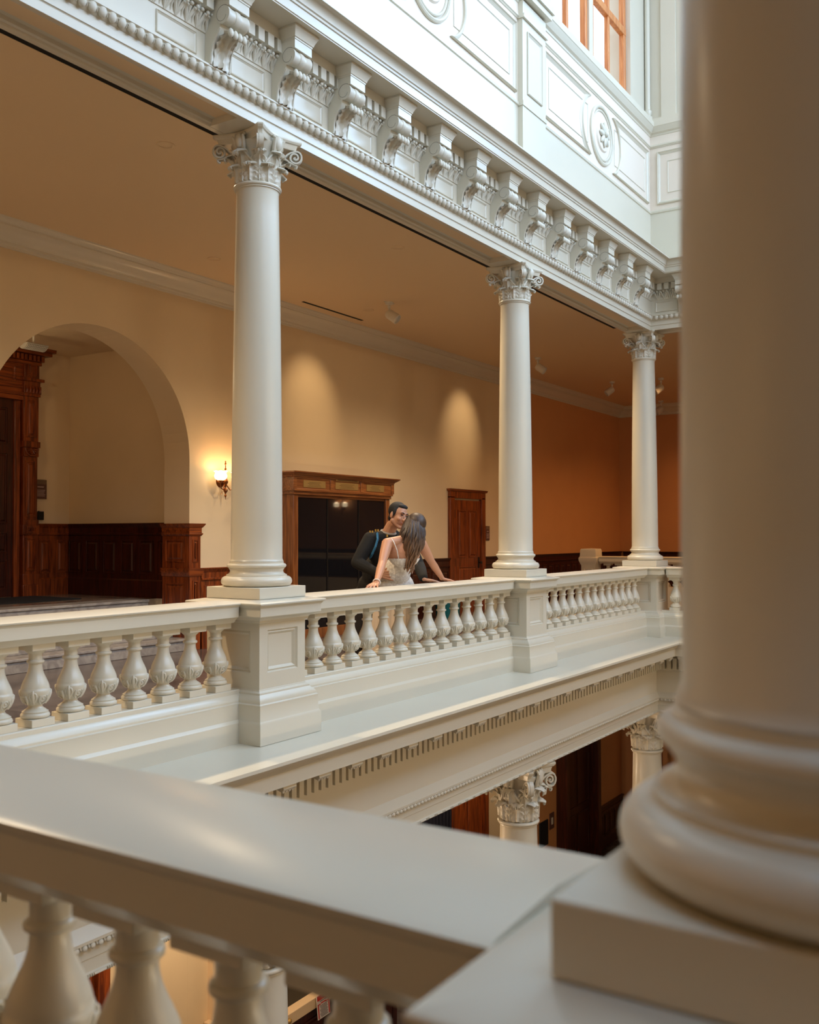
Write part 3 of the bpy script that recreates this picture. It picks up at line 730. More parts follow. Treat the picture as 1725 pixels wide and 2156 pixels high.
# ================================================================== CONSOLE BRACKETS
M['grv'] = plain('grey_groove', rgb(120, 114, 98), .6)  # shade of a carved groove, put into a grey colour
def bracket():
    root = empty('scroll_bracket', (0, 0, 0), 0, 'x', 'bracket', 'carved scroll brackets under the upper cornice')
    hw = .090
    side = [(.18, 4.346), (.224, 4.346), (.226, 4.38), (.229, 4.41), (.236, 4.45), (.250, 4.48), (.268, 4.505), (.288, 4.525), (.303, 4.55)]
    side += [(.333+.051*math.cos(a), 4.625+.051*math.sin(a)) for a in [math.radians(-110+k*200/12) for k in range(13)]] + [(.333, 4.676), (.18, 4.676)]
    m = MB(); n = len(side)
    m.add([(-hw, -d, z) for d, z in side]+[(hw, -d, z) for d, z in side], [tuple(range(n)), tuple(range(2*n-1, n-1, -1))]+[(i, (i+1) % n, n+(i+1) % n, n+i) for i in range(n)])
    m.box(-hw, -.386, 4.672, hw, -.18, 4.74)
    obj('body', m, M['cream'], root, ang=40)
    s = MB()      # turned front roll with two raised bands
    L = hw+.002; rr = [(.0, .056), (.1, .056), (.14, .0525), (.30, .0515), (.36, .047), (.38, .054), (.44, .0565), (.5, .057)]
    prof = [(.0, -L), (.056, -L)]+[(r, -L+2*L*t) for t, r in rr[1:]]+[(r, -L+2*L*(1-t)) for t, r in reversed(rr[1:-1])]+[(.056, L), (0, L)]
    s.lathe(prof, 28, caps=False); s.tr(Matrix.Translation((0, -.333, 4.625)) @ Matrix.Rotation(PI/2, 4, 'Y')); obj('scroll_roll', s, M['carve'], root, ang=40)
    for sx in (-1, 1):      # spiral line on each side, coloured as the shade in a groove
        g = MB(); pts = []
        for k in range(30):
            t = k/29; th = math.radians(55+290*t); r = .060-.030*t
            pts.append((sx*(hw+.0008), -(.329+r*math.cos(th)), 4.625+r*math.sin(th)))
        g.tube(pts, .0022, 5); obj('spiral', g, M['grv'], root)
    lf = MB(); nt, ns = 22, 12; rows = []       # acanthus leaf down the concave front
    path = [(.228, 4.350), (.230, 4.39), (.235, 4.43), (.246, 4.46), (.262, 4.485), (.283, 4.505), (.308, 4.522), (.335, 4.534), (.358, 4.536), (.373, 4.523), (.371, 4.506), (.360, 4.497)]
    def at(t):
        f = t*(len(path)-1); i = min(int(f), len(path)-2); u = f-i; return Vector(path[i])*(1-u)+Vector(path[i+1])*u
    for i in range(nt+1):
        t = i/nt; p = at(t); q = at(min(1, t+.02)) - at(max(0, t-.02)); nrm = Vector((q.y, -q.x)).normalized()
        w = .064*(1+.10*math.sin(t*PI*13)) * (1. if t < .75 else 1.08)
        for j in range(ns+1):
            u = -1+2*j/ns; h = .014*math.exp(-(u/.11)**2)+.009*math.cos(u*PI*3.2+2.2*t)*(.45+.75*math.sin(t*PI*15+3*abs(u)))+.005
            rows.append((u*w, -(p.x+nrm.x*h), p.y+nrm.y*h-.010*abs(u)*(1-t)))
    n = ns+1; f = [(i*n+j, i*n+j+1, (i+1)*n+j+1, (i+1)*n+j) for i in range(nt) for j in range(ns)]; b = len(rows)
    lf.add(rows+[(x, y+.012, z+.004) for x, y, z in rows], f+[tuple(b+q for q in reversed(g_)) for g_ in f])
    for k in range(4): lf.ell((-.06+.04*k, -.372, 4.512), (.020, .016, .028), None, 10, 8)
    for sx in (-1, 1): lf.tube([(sx*.082, -(d+.002), z) for d, z in side[1:9]], .006, 6)
    obj('acanthus_leaf', lf, M['carve'], root, ang=60)
    c = MB(); pr = [(0, 4.73), (.004, 4.733), (.004, 4.742), (.010, 4.746), (.013, 4.76), (.028, 4.79), (.036, 4.80), (.036, 4.8145)]
    c.sweep([(-hw, -.18), (-hw, -.386), (hw, -.386), (hw, -.18)], [(d, z) for d, z in pr], capends=False); c.add([(-hw, -.386, 4.732), (hw, -.386, 4.732), (hw, -.18, 4.732), (-hw, -.18, 4.732)], [(0, 1, 2, 3)])
    obj('cap_moulding', c, M['cream'], root, ang=30)
    return root
br = bracket(); ubk = False
for k in range(0, 13):
    x = 5.089+.628*(k-1)
    l = 'carved scroll bracket under the upper cornice, %s from the far corner' % ORD[12-k]
    place(br, ubk, (x, YF, 0), 0, l); ubk = True
for k in range(3):
    place(br, True, (XE, 3.86-.62*k, 0), -PI/2, 'scroll bracket on the end side, %s past the far corner' % ORD[k])
# frieze panel frames between the brackets
m = MB()
for k in range(-1, 12):
    xc = 5.089+.628*(k-1); frame_rect(m, xc+.09+.045, xc+.628-.09-.075, 4.385, 4.522, YF-.179, w=.016, dep=.010)
struct('trim_19', m, M['cream'], 'thin panel frames on the frieze between the brackets', ang=30)
m = MB()
for k in range(3):
    frame_rect(m, -(3.86-.62*k)+.11, -(3.86-.62*k)+.50, 4.385, 4.522, 0, w=.016, dep=.010)
frame_rect(m, -4.28, -3.98, 4.385, 4.522, 0, w=.016, dep=.010)
m.tr(Matrix(((0, 1, 0, XE-.179), (-1, 0, 0, 0), (0, 0, 1, 0), (0, 0, 0, 1))))
struct('trim_19', m, M['cream'], 'thin panel frames on the end side of the frieze', ang=30)

# small modillion blocks under the ledge
md = empty('ledge_bracket', (0, 0, 0), 0, 'x', 'bracket', 'small scroll brackets under the ledge')
q = MB(); sd = [(.31, -.137), (.585, -.137), (.59, -.160), (.575, -.176), (.55, -.172), (.53, -.156), (.50, -.154), (.46, -.160), (.40, -.178), (.31, -.188)]
n = len(sd); hw = .062
q.add([(-hw, -d, z) for d, z in sd]+[(hw, -d, z) for d, z in sd], [tuple(range(n)), tuple(range(2*n-1, n-1, -1))]+[(i, (i+1) % n, n+(i+1) % n, n+i) for i in range(n)])
obj('block', q, M['cream'], md, ang=30)
q = MB()
for s in (-.045, -.015, .015, .045): q.tube([(s, -.33, -.190), (s, -.40, -.184), (s, -.46, -.166), (s, -.50, -.158), (s, -.54, -.164), (s, -.575, -.178)], [.012, .012, .012, .010, .012, .010], 6)
obj('carved_leaf', q, M['carve'], md, ang=60)
for k in range(25):
    x = 12.195-.356*k
    if x < 3.4: break
    place(md, k > 0, (x, YF, 0), 0, 'small scroll bracket under the ledge, %s one counting from the far corner' % ORD[k], 'small scroll brackets under the ledge')
for k in range(3): place(md, True, (XE, 3.83-.356*k, 0), -PI/2, 'small scroll bracket under the ledge on the end side, %s past the far corner' % ORD[k], 'small scroll brackets under the ledge on the end side')
# ================================================================== WOODWORK AND FITTINGS ON THE FAR WALL
def rpanel(mb, x0, x1, z0, z1, y, d=.014):
    """raised and fielded panel on a face looking to -Y at plane y"""
    lev = [(0, 0), (0, .010), (.016, .012), (.020, .0), (.030, -.004), (.055, d), (.06, d)]
    v = []
    for i, dd in lev: v += [(x0+i, y-dd, z0+i), (x1-i, y-dd, z0+i), (x1-i, y-dd, z1-i), (x0+i, y-dd, z1-i)]
    f = [(k*4+j, k*4+(j+1) % 4, (k+1)*4+(j+1) % 4, (k+1)*4+j) for k in range(len(lev)-1) for j in range(4)]+[tuple((len(lev)-1)*4+j for j in range(4))]
    mb.add(v, f)
def wainscot(mb, x0, x1, y, z0, H, pw=.30):
    """panelled dado along +x facing -Y; y = wall plane"""
    mb.box(x0, y-.03, z0, x1, y, z0+H-.10)
    mb.sweep([(x0, y), (x1, y)], [(0, z0), (.05, z0), (.05, z0+.22), (.038, z0+.235), (.03, z0+.24)])
    mb.sweep([(x0, y), (x1, y)], [(.03, z0+H-.16), (.036, z0+H-.155), (.05, z0+H-.15), (.05, z0+H-.13), (.034, z0+H-.125), (.036, z0+H-.06), (.05, z0+H-.04), (.07, z0+H-.012), (.07, z0+H), (0, z0+H)])
    n = max(1, int((x1-x0)/pw)); w = (x1-x0)/n
    for k in range(n): rpanel(mb, x0+k*w+.045, x0+(k+1)*w-.045, z0+.30, z0+H-.22, y-.03)
T = lambda o: Matrix.Translation(o)
def piece(name, x0, x1, y, z0, H, mat, label, pw=.30):
    m = MB(); wainscot(m, x0, x1, y, z0, H, pw); return struct(name, m, mat, label, ang=30)
piece('baseboard_far', 8.80, 9.955, WALL, 0, 1.005, M['wood'], 'wooden wainscot left of the glazed cabinet')
piece('baseboard_far', 12.31, 14.87, WALL, 0, 1.005, M['dwood'], 'dark wooden wainscot between the cabinet and the door')
piece('baseboard_far', 16.175, XW, WALL, 0, 1.005, M['dwood'], 'dark wooden wainscot beyond the door')
m = MB(); wainscot(m, 0, 16., 0, 0, 1.0, .5); m.tr(Matrix(((0, 1, 0, XW), (-1, 0, 0, 8.7), (0, 0, 1, 0), (0, 0, 0, 1))))
struct('baseboard_end', m, M['dwood'], 'dark wooden wainscot on the end wall', ang=30)
# pier of the arch: taller panelled end post wrapping the jamb
p = empty('wainscot_post', (8.62, WALL, 0), 0, 'tall panelled wooden post where the wainscot turns into the arch', 'panelling')
m = MB(); m.box(-.03, -.035, 0, .16, 0, 1.44); m.box(-.03, 0, 0, 0, TH+.0, 1.44); obj('body', m, M['wood'], p, bevel=.002)
m = MB(); m.sweep([(-.03, TH), (-.03, -.035), (.16, -.035), (.16, 0)], [(0, 1.40), (.008, 1.405), (.022, 1.425), (.022, 1.435), (.010, 1.44), (.010, 1.50), (.025, 1.515), (.045, 1.545), (.045, 1.557), (-.02, 1.557)]); m.add([(-.05, -.06, 1.556), (.17, -.06, 1.556), (.17, 0, 1.556), (-.05, 0, 1.556)], [(0, 1, 2, 3)])
obj('cap', m, M['woodh'], p, ang=25)
m = MB(); m.sweep([(-.03, TH), (-.03, -.035), (.16, -.035), (.16, 0)], [(0, .90), (.008, .905), (.02, .93), (.03, .97), (.03, 1.005), (0, 1.005)]); obj('belt_moulding', m, M['woodh'], p, ang=25)
m = MB(); rpanel(m, .02, .115, 1.08, 1.36, -.035, .012); rpanel(m, .02, .115, .30, .85, -.035, .012)
s0 = len(m.v); rpanel(m, .06, TH-.05, 1.08, 1.36, 0, .012); rpanel(m, .06, TH-.05, .2, .82, 0, .012); m.tr(Matrix(((0, 1, 0, -.03), (-1, 0, 0, TH), (0, 0, 1, 0), (0, 0, 0, 1))), s0)
obj('panel', m, M['wood'], p, ang=25)
# alcove wainscot: right side wall (faces -X) and back wall
m = MB(); wainscot(m, 0, 11.36-(WALL+TH), 0, .6, .972, .33); m.tr(Matrix(((0, 1, 0, 8.84), (-1, 0, 0, 11.36), (0, 0, 1, 0), (0, 0, 0, 1))))
struct('baseboard_alcove', m, M['dwood'], 'dark panelled wainscot along the alcove side wall', ang=30)
piece('baseboard_alcove', 8.29, 8.84, 11.36, .6, .972, M['wood'], 'wooden wainscot beside the carved doorway', .27)
# carved doorway in the alcove (symmetrical about x = 7.12)
d = empty('carved_doorway', (7.12, 11.36, .6), 0, 'tall carved wooden doorway with pilasters and dentilled cornice inside the arch', 'doorway')
for s in (-1, 1):
    def X(a, b): return (min(s*a, s*b), max(s*a, s*b))
    m = MB()
    for a, b, z0, z1, dep in ((.90, 1.145, 0, .16, .13), (.905, 1.14, .16, .30, .12), (.91, 1.135, .30, .82, .11), (.895, 1.15, .82, .95, .13), (.905, 1.14, .95, 1.02, .125), (.915, 1.13, 1.02, 1.86, .10), (.90, 1.145, 1.98, 2.06, .14), (.91, 1.135, 1.86, 1.98, .12), (.91, 1.135, 2.06, 2.66, .11), (.895, 1.15, 2.66, 2.70, .13), (.89, 1.155, 2.70, 2.80, .14), (.90, 1.145, 2.80, 2.86, .13), (.87, 1.19, 2.86, 2.90, .16), (.91, 1.135, 2.90, 3.13, .12)):
        xa, xb = X(a, b); m.box(xa, -dep, z0, xb, 0, z1)
    obj('pilaster', m, M['wood'], d, bevel=.004)
    m = MB(); xa, xb = X(.945, 1.10); rpanel(m, xa, xb, .34, .78, -.11, .01); rpanel(m, xa, xb, 1.06, 1.80, -.10, .01); rpanel(m, xa, xb, 2.12, 2.62, -.11, .01); rpanel(m, xa, xb, 2.93, 3.11, -.12, .01); rpanel(m, xa, xb, .84, .93, -.13, .01)
    obj('pilaster_panel', m, M['wood'], d, ang=25)
    m = MB(); c = s*1.022
    for k in range(7): a = PI+PI*(k+.5)/7; m.tube([(c+.02*math.cos(a), -.125, 1.97+.02*math.sin(a)), (c+.08*math.cos(a), -.13, 1.97+.08*math.sin(a))], [.006, .012], 6)
    m.tube([(c+.1*math.cos(PI+PI*k/12), -.125, 1.97+.1*math.sin(PI+PI*k/12)) for k in range(13)], .012, 6); obj('carved_fan', m, M['wood'], d)
    m = MB()
    for k in range(5): m.tube([(c-.10+.05*k, -.14, 2.79), (c-.10+.05*k, -.155, 2.75), (c-.10+.05*k, -.14, 2.71)], .018, 6)
    obj('carved_flutes', m, M['wood'], d)
m = MB(); m.box(-.91, -.10, 2.60, .91, 0, 2.66); m.box(-.91, -.08, 2.66, .91, 0, 3.13); m.box(-.91, -.12, 2.66, .91, 0, 2.70); m.box(-.91, -.11, 2.76, .91, 0, 2.79)
m.box(-1.16, -.14, 3.08, 1.16, 0, 3.12); rpanel(m, -.80, .80, 2.83, 3.05, -.08, .012); obj('frieze', m, M['woodh'], d, bevel=.003)
m = MB(); k = -1.13
while k < 1.13: m.box(k, -.21, 3.125, k+.035, -.12, 3.195); k += .062
obj('dentils', m, M['wood'], d, smooth=False)
m = MB(); m.sweep([(-1.145, 0), (-1.145, -.12), (1.145, -.12), (1.145, 0)], [(0, 3.12), (.04, 3.13), (.04, 3.20), (.11, 3.21), (.11, 3.25), (.145, 3.255), (.15, 3.31), (.17, 3.33), (.21, 3.36), (.23, 3.39), (.23, 3.41), (-.1, 3.41)]); m.box(-1.14, -.12, 3.12, 1.14, 0, 3.405)
obj('cornice', m, M['woodh'], d, ang=25)
m = MB(); m.box(-.90, -.06, 0, -.81, 0, 2.60); m.box(.81, -.06, 0, .90, 0, 2.60); obj('jamb', m, M['wood'], d, bevel=.01)
for s in (-1, 1):
    m = MB(); xa, xb = (0.005, .81) if s > 0 else (-.81, -.005); m.box(xa, -.03, .01, xb, .0, 2.60)
    for z0, z1 in ((.10, .50), (.58, .86), (.96, 1.90), (2.0, 2.50)):
        for a, b in ((xa+.08, (xa+xb)/2-.03), ((xa+xb)/2+.03, xb-.08)): rpanel(m, a, b, z0, z1, -.03)
    obj('door_leaf', m, M['dwood'], d, ang=25)
m = MB(); m.box(-1.25, -.62, 0, 1.15, -.02, .014)
mt = empty('door_mat', (7.05, 10.86, .6), 0, 'black door mat on the landing inside the arch', 'mat'); m.tr(Matrix.Scale(1, 4)); 
m = MB(); m.box(-1.2, -.62, 0, 1.12, .34, .015); obj('pile', m, M['black'], mt, bevel=.005)
def plaque(loc, w, h, label, lines=5):
    o = empty('wall_plaque', loc, 0, label, 'sign')
    m = MB(); m.box(-w/2, -.015, -h/2, w/2, 0, h/2); obj('plate', m, M['plaq'], o, bevel=.002)
    m = MB(); m.box(-w/2+.004, -.018, h*.27, w/2-.004, -.014, h/2-.004); obj('header', m, M['plaq2'], o)
    m = MB(); m.box(-w*.25, -.018, h*.10, w*.25, -.014, h*.15)
    for k in range(lines): m.box(-w*.36+.01*(k % 2), -.018, -h*.06-k*h*.075, w*.36-.008*(k % 3), -.014, -h*.03-k*h*.075)
    obj('lettering', m, M['plaqt'], o)
plaque((8.36, 11.355, 2.035), .195, .26, 'small brown plaque with faint lettering beside the carved doorway')
plaque((16.33, WALL-.002, 1.445), .15, .27, 'narrow dark plaque on the wall right of the small door')
o = empty('card_reader', (8.36, 11.355, 1.68), 0, 'black card reader under the brown plaque', 'card reader')
m = MB(); m.box(-.045, -.035, -.06, .045, 0, .06); obj('housing', m, M['iron'], o, bevel=.008)
m = MB(); m.box(-.03, -.042, .054, .03, -.005, .064); obj('edge_strip', m, M['plaqt'], o)
o = empty('louvred_light', (7.55, 10.4, 3.9), 0, 'grey louvred light fitting under the alcove ceiling above the carved doorway', 'light fitting')
m = MB(); pr = [(.10*math.cos(a), -.10+.10*math.sin(a)) for a in [math.radians(200+k*14) for k in range(11)]]
m.add([(-.15, y, z) for y, z in pr]+[(.15, y, z) for y, z in pr], [tuple(range(11)), tuple(range(21, 10, -1))]+[(i, i+1, 12+i, 11+i) for i in range(10)]+[(0, 11, 21, 10)]); obj('housing', m, M['grille'], o, ang=20)
m = MB()
for k in range(10):
    a = math.radians(205+k*14); m.box(-.145, .104*math.cos(a)-.004, -.10+.104*math.sin(a)-.002, .145, .104*math.cos(a)+.002, -.10+.104*math.sin(a)+.002)
for k in range(13): m.tube([(-.14+.0233*k, .104*math.cos(math.radians(a)), -.10+.104*math.sin(math.radians(a))) for a in range(205, 340, 15)], .0022, 4)
obj('louvres', m, M['white'], o)
m = MB(); m.tube([(0, 0, -.11), (0, 0, 0)], .012, 8); obj('stem', m, M['white'], o)

# ------------------------------------------------------------------ glazed cabinet
cb = empty('display_cabinet', (11.165, 8.31, 0), 0, 'oak cabinet with black glass doors and brass name plates against the far wall', 'cabinet')
hw, D = 1.14, .488
m = MB(); m.box(-hw, 0, 0, -hw+.10, D, 1.99); m.box(hw-.10, 0, 0, hw, D, 1.99); m.box(-hw, 0, 0, hw, D, .14); m.box(-hw+.1, D-.03, .14, hw-.1, D, 1.94); obj('carcass', m, M['wood2'], cb, bevel=.004)
m = MB(); m.box(-hw+.09, .02, 1.92, hw-.09, .10, 1.96); m.box(-hw-.02, -.02, 1.955, hw+.02, D, 2.02); obj('top_rail', m, M['wood2h'], cb, bevel=.006)
m = MB(); m.box(-hw-.035, -.035, 2.0, hw+.035, D, 2.20)
m2 = m; xs = [-hw-.02, -.36, .36, hw+.02]
for k in range(3):
    rp = [(xs[k]+.03, xs[k+1]-.03)]; 
for x in xs: m.box(x-.035, -.048, 2.03, x+.035, -.03, 2.185)
m.box(-hw-.03, -.045, 2.165, hw+.03, -.03, 2.20); m.box(-hw-.03, -.045, 2.0, hw+.03, -.03, 2.035)
obj('frieze', m, M['wood2h'], cb, bevel=.004)
m = MB(); m.sweep([(-hw-.035, D), (-hw-.035, -.035), (hw+.035, -.035), (hw+.035, D)], [(0, 2.18), (.02, 2.19), (.025, 2.205), (.05, 2.22), (.085, 2.245), (.085, 2.26), (-.02, 2.26)]); m.box(-hw-.03, -.03, 2.2, hw+.03, D, 2.255); obj('cornice', m, M['wood2h'], cb, ang=25)
for k, (a, b) in enumerate(((-hw+.10, -.37), (-.37, .37), (.37, hw-.10))):
    m = MB(); m.box(a+.008, .03, .14, b-.008, .04, 1.92); obj('glass_door', m, M['glass'], cb)
    if k: m = MB(); m.box(a-.012, .022, .14, a+.012, .045, 1.92); obj('door_stile', m, M['iron'], cb)
for a, b in ((-.98, -.50), (-.27, .27), (.48, .93)):
    m = MB(); m.box(a, -.042, 2.055, b, -.034, 2.15); pl = obj('name_plate', m, M['gold'], cb)
    m = MB()
    for j in range(4): m.box(a+.09+.03*(j % 2), -.0435, 2.07+.018*j, b-.10-.02*(j % 3), -.0415, 2.075+.018*j)
    obj('lettering', m, M['goldtx'], pl)
m = MB(); m.box(-.27, -.050, 2.168, .27, -.044, 2.196); pl = obj('name_plate', m, M['gold'], cb); tag(pl, 'long thin brass plate at the top')
m = MB(); m.box(-.24, -.0515, 2.176, .24, -.0495, 2.188); obj('lettering', m, M['goldtx'], pl)

# ------------------------------------------------------------------ small door
dr = MB(); cx = 15.52; y = WALL
dr.box(cx-.65, y-.06, 0, cx-.50, y, 2.10); dr.box(cx+.50, y-.06, 0, cx+.65, y, 2.10); dr.box(cx-.65, y-.06, 2.07, cx+.65, y, 2.22)
d1 = struct('door_1', dr, M['wood'], 'brown wooden door with three panels in the far wall', bevel=.006)
m = MB(); m.sweep([(cx-.66, y), (cx-.66, y-.06), (cx+.66, y-.06), (cx+.66, y)], [(0, 2.19), (.02, 2.20), (.03, 2.235), (-.02, 2.235)]); obj('head_moulding', m, M['woodh'], d1, ang=25)
m = MB(); m.box(cx-.50, y-.03, 0, cx+.50, y, 2.04); rpanel(m, cx-.34, cx-.05, 1.0, 1.86, y-.03); rpanel(m, cx+.05, cx+.34, 1.0, 1.86, y-.03); rpanel(m, cx-.34, cx+.34, .22, .84, y-.03); obj('door_leaf', m, M['wood'], d1, ang=25)
for z in (.86, 1.72):
    m = MB(); m.box(cx-.52, y-.05, z, cx-.47, y-.03, z+.13); m.tube([(cx-.497, y-.052, z-.01), (cx-.497, y-.052, z+.14)], .009, 8); obj('hinge', m, M['iron'], d1)
m = MB(); m.box(cx+.39, y-.038, .80, cx+.45, y-.03, 1.0); m.tube([(cx+.42, y-.04, .90), (cx+.42, y-.075, .90)], .010, 8); m.ell((cx+.42, y-.085, .90), (.028, .02, .028)); obj('door_knob', m, M['iron'], d1)
# teal bin
o = empty('waste_bin', (14.22, 8.42, 0), 0, 'teal round waste bin seen between the balusters by the small door', 'bin')
m = MB(); m.lathe([(.19, 0), (.20, .01), (.225, .52), (.20, .53)], 32); obj('body', m, M['teal'], o, ang=40)
m = MB(); m.lathe([(.228, .52), (.236, .525), (.236, .545), (.20, .56), (.06, .575), (0, .576)], 32, caps=False); obj('lid', m, M['teal'], o, ang=40)

# ------------------------------------------------------------------ wall sconces
def sconce():
    r = empty('wall_sconce', (0, 0, 0), 0, 'x', 'wall lamp', 'brass wall sconces')
    m = MB(); m.lathe([(0, .045), (.02, .044), (.05, .032), (.075, .012), (.08, 0), (0, 0)], 28, caps=False); m.tr(Matrix.Rotation(PI/2, 4, 'X')); obj('wall_plate', m, M['brass'], r)
    m = MB(); m.tube([(0, -.03, 0), (0, -.09, 0)], .016, 10); m.ell((0, -.09, 0), (.035, .035, .045))
    m.lathe([(.004, .26), (.010, .25), (.006, .235), (.016, .22), (.006, .205), (.008, .17), (.018, .155), (.008, .14), (.012, .06), (.02, .04), (.02, -.05), (.010, -.07), (.008, -.085), (.026, -.105), (.028, -.125), (.012, -.15), (.006, -.165), (.017, -.185), (.006, -.205), (.002, -.235)], 16, (0, -.09)); obj('stem', m, M['brass'], r)
    for s in (-1, 1):
        m = MB(); m.tube([(s*.02, -.09, -.05), (s*.06, -.11, -.11), (s*.12, -.13, -.10), (s*.15, -.15, -.04), (s*.155, -.155, .0)], [.008, .008, .007, .007, .009], 8)
        m.tube([(s*.09, -.12, -.12), (s*.10, -.125, -.16), (s*.125, -.13, -.17)], .004, 6); m.lathe([(.035, -.005), (.04, 0), (.02, .012), (.02, -.03)], 16, (s*.155, -.155)); a = obj('arm', m, M['brass'], r)
        m = MB(); pr = [(.035, .005), (.055, .012), (.072, .03), (.078, .055), (.072, .08), (.066, .092), (.072, .105), (.088, .118)]; N = 32; v = []
        for i in range(N):
            q = 2*PI*i/N
            for j, (rr, z) in enumerate(pr):
                rr2 = rr*(1+.04*math.cos(8*q)*j/7); v.append((s*.155+rr2*math.cos(q), -.155+rr2*math.sin(q), z+.005*math.cos(8*q)*(j > 5)))
        k = len(pr); m.add(v, [(i*k+j, ((i+1) % N)*k+j, ((i+1) % N)*k+j+1, i*k+j+1) for i in range(N) for j in range(k-1)]); obj('glass_shade', m, M['shade'], r)
    return r
sc = sconce()
SCON = []
for i, (loc, rz, l) in enumerate([((9.16, WALL, 2.10), 0, 'lit brass sconce with frosted glass shade on the wall left of the tall column'), ((XW, -.7, 2.24), -PI/2, 'brass sconce on the end wall, seen mirrored in the black cabinet doors')]):
    s = place(sc, i > 0, loc, rz, l); SCON.append((loc, rz))

# ------------------------------------------------------------------ ceiling cans, track spots
def can():
    r = empty('recessed_downlight', (0, 0, 0), 0, 'x', 'ceiling light', 'recessed downlights')
    m = MB(); m.lathe([(.055, -.002), (.075, -.006), (.078, 0), (.055, 0)], 28, caps=False); obj('trim_ring', m, M['ceil'], r)
    m = MB(); m.lathe([(0, .004), (.056, .004)], 28, caps=False); obj('baffle', m, M['ceil'], r)
    return r
cn = can(); CANS = [(5.518, 5.92, 'round recessed downlight near the beam left of the tall column'), (8.12, 7.91, 'round recessed downlight near the far wall behind the tall column'), (8.9, 5.90, 'round recessed downlight above and right of the couple'), (11.17, 7.90, 'round recessed downlight left of the first track spot'), (15.9, 7.9, 'recessed downlight beside the second track spot'), (18.9, 7.9, 'recessed downlight beside the third track spot')]
for i, (x, y, l) in enumerate(CANS): place(cn, i > 0, (x, y, CEIL), 0, l)
def spot():
    r = empty('track_spotlight', (0, 0, 0), 0, 'x', 'spotlight', 'white ceiling spotlights')
    m = MB(); m.lathe([(.055, 0), (.05, -.03), (.02, -.04), (.0, -.04)], 20, caps=False); m.box(-.09, -.012, -.012, .09, .012, 0); obj('ceiling_plate', m, M['white'], r)
    m = MB(); m.tube([(0, 0, -.03), (0, 0, -.12)], .014, 10); m.tube([(-.03, 0, -.12), (.03, 0, -.12)], .008, 8); m.lathe([(.012, -.05), (.022, -.055), (.022, -.075), (.012, -.08)], 14); obj('stem', m, M['white'], r)
    m = MB(); m.lathe([(.0, -.03), (.05, -.028), (.066, .0), (.070, .15), (.062, .155), (.058, .12), (0, .12)], 24, caps=False)
    h = obj('lamp_head', m, M['white'], r, (0, 0, -.16)); h.rotation_euler = (math.radians(125), 0, math.radians(20))
    m = MB(); m.lathe([(0, .10), (.058, .10)], 20, caps=False); obj('lamp_face', m, M['lampw'], h)
    return r
sp = spot(); SPOTS = [((10.95, 7.4), (-130, 'x'), 'white ceiling spotlight above the glazed cabinet'), ((15.85, 7.5), (-130, 'x'), 'white ceiling spotlight right of the middle column'), ((19.2, 7.4), (130, 'x'), 'white ceiling spotlight left of the farthest column'),
                     ((19.3, 6.4), (130, 'x'), 'white spotlight with glowing face right of the farthest column, nearer one'), ((22.6, 7.5), (130, 'x'), 'white spotlight with glowing face right of the farthest column, lower one')]
for i, ((x, y), (a, _), l) in enumerate(SPOTS):
    o = place(sp, i > 0, (x, y, CEIL), 0, l)
    o.rotation_euler = (0, 0, [math.radians(-10), math.radians(-10), math.radians(200), math.radians(-150), math.radians(-140)][i])
    if i >= 3: o.scale = (1.15, 1.15, 1.15)
SPOTAIM = [((10.95, 7.4), (10.95, WALL, 3.25)), ((15.5, 7.4), (15.35, WALL, 3.3))]

# ------------------------------------------------------------------ stairwell balustrade far off at the end
r = empty('newel_post', (18.55, 7.62, 0), 0, 'grey cream square newel post far beyond the middle column', 'newel post')
m = MB(); m.square([(.15, 0), (.15, .80), (.17, .84), (.19, .90), (.19, .95), (.17, .97), (.165, 1.10), (.15, 1.13), (.0, 1.14)]); obj('post', m, M['cream'], r, bevel=.003)
m = MB(); frame_rect(m, -.09, .09, .3, .74, -.15, w=.02, dep=.01); 
s0 = len(m.v); frame_rect(m, -.09, .09, .3, .74, -.15, w=.02, dep=.01); m.tr(Matrix.Rotation(-PI/2, 4, 'Z'), s0); obj('panel_frame', m, M['cream'], r)
m = MB(); m.sweep([(18.62, 7.42), (18.62, 1.0)], railp); tag(obj('handrail', m, M['cream'], ang=25), 'distant handrail running from the newel post behind the farthest column', 'handrail', 'stone handrails')
m = MB(); m.sweep([(18.62, 7.42), (18.62, 1.0)], [(-.16, 0), (-.16, .398), (.16, .398), (.16, 0), (-.16, 0)]); tag(obj('balustrade_base', m, M['cream'], ang=25), 'distant base of the stairwell balustrade', 'balustrade base')
for k in range(8): put_bal(18.62, 7.28-.235*k, 'distant baluster of the stairwell railing, %s from the newel post' % ORD[k], 'distant stairwell balusters')

# ------------------------------------------------------------------ storey below
LW = WALL
def lowdoor(x0, x1, z1, label, mat, depth=.10, panels=True):
    o = empty('panelled_doorway', ((x0+x1)/2, LW, LOWF), 0, label, 'doorway'); w = (x1-x0)/2; H = z1-LOWF
    m = MB(); m.box(-w, -depth, 0, -w+.16, 0, H); m.box(w-.16, -depth, 0, w, 0, H); m.box(-w, -depth, H-.2, w, 0, H); m.box(-w-.05, -depth-.06, H, w+.05, 0, H+.08); obj('casing', m, mat, o, bevel=.005)
    m = MB(); m.box(-w+.16, -.04, 0, w-.16, 0, H-.2)
    if panels:
        for a, b in ((-w+.26, -.04), (.04, w-.26)):
            for z0, zz in ((.3, 1.2), (1.35, H*.6), (H*.64, H-.3)): rpanel(m, a, b, z0, zz, -.04)
    obj('door_leaf', m, mat, o, ang=25)
lowdoor(14.65, 16.19, -1.6, 'red brown doorway of the storey below, left of the lower capital', M['wood'])
lowdoor(19.42, 21.35, -1.3, 'dark doorway of the storey below, right of the lower capital', M['dwood'], .25)
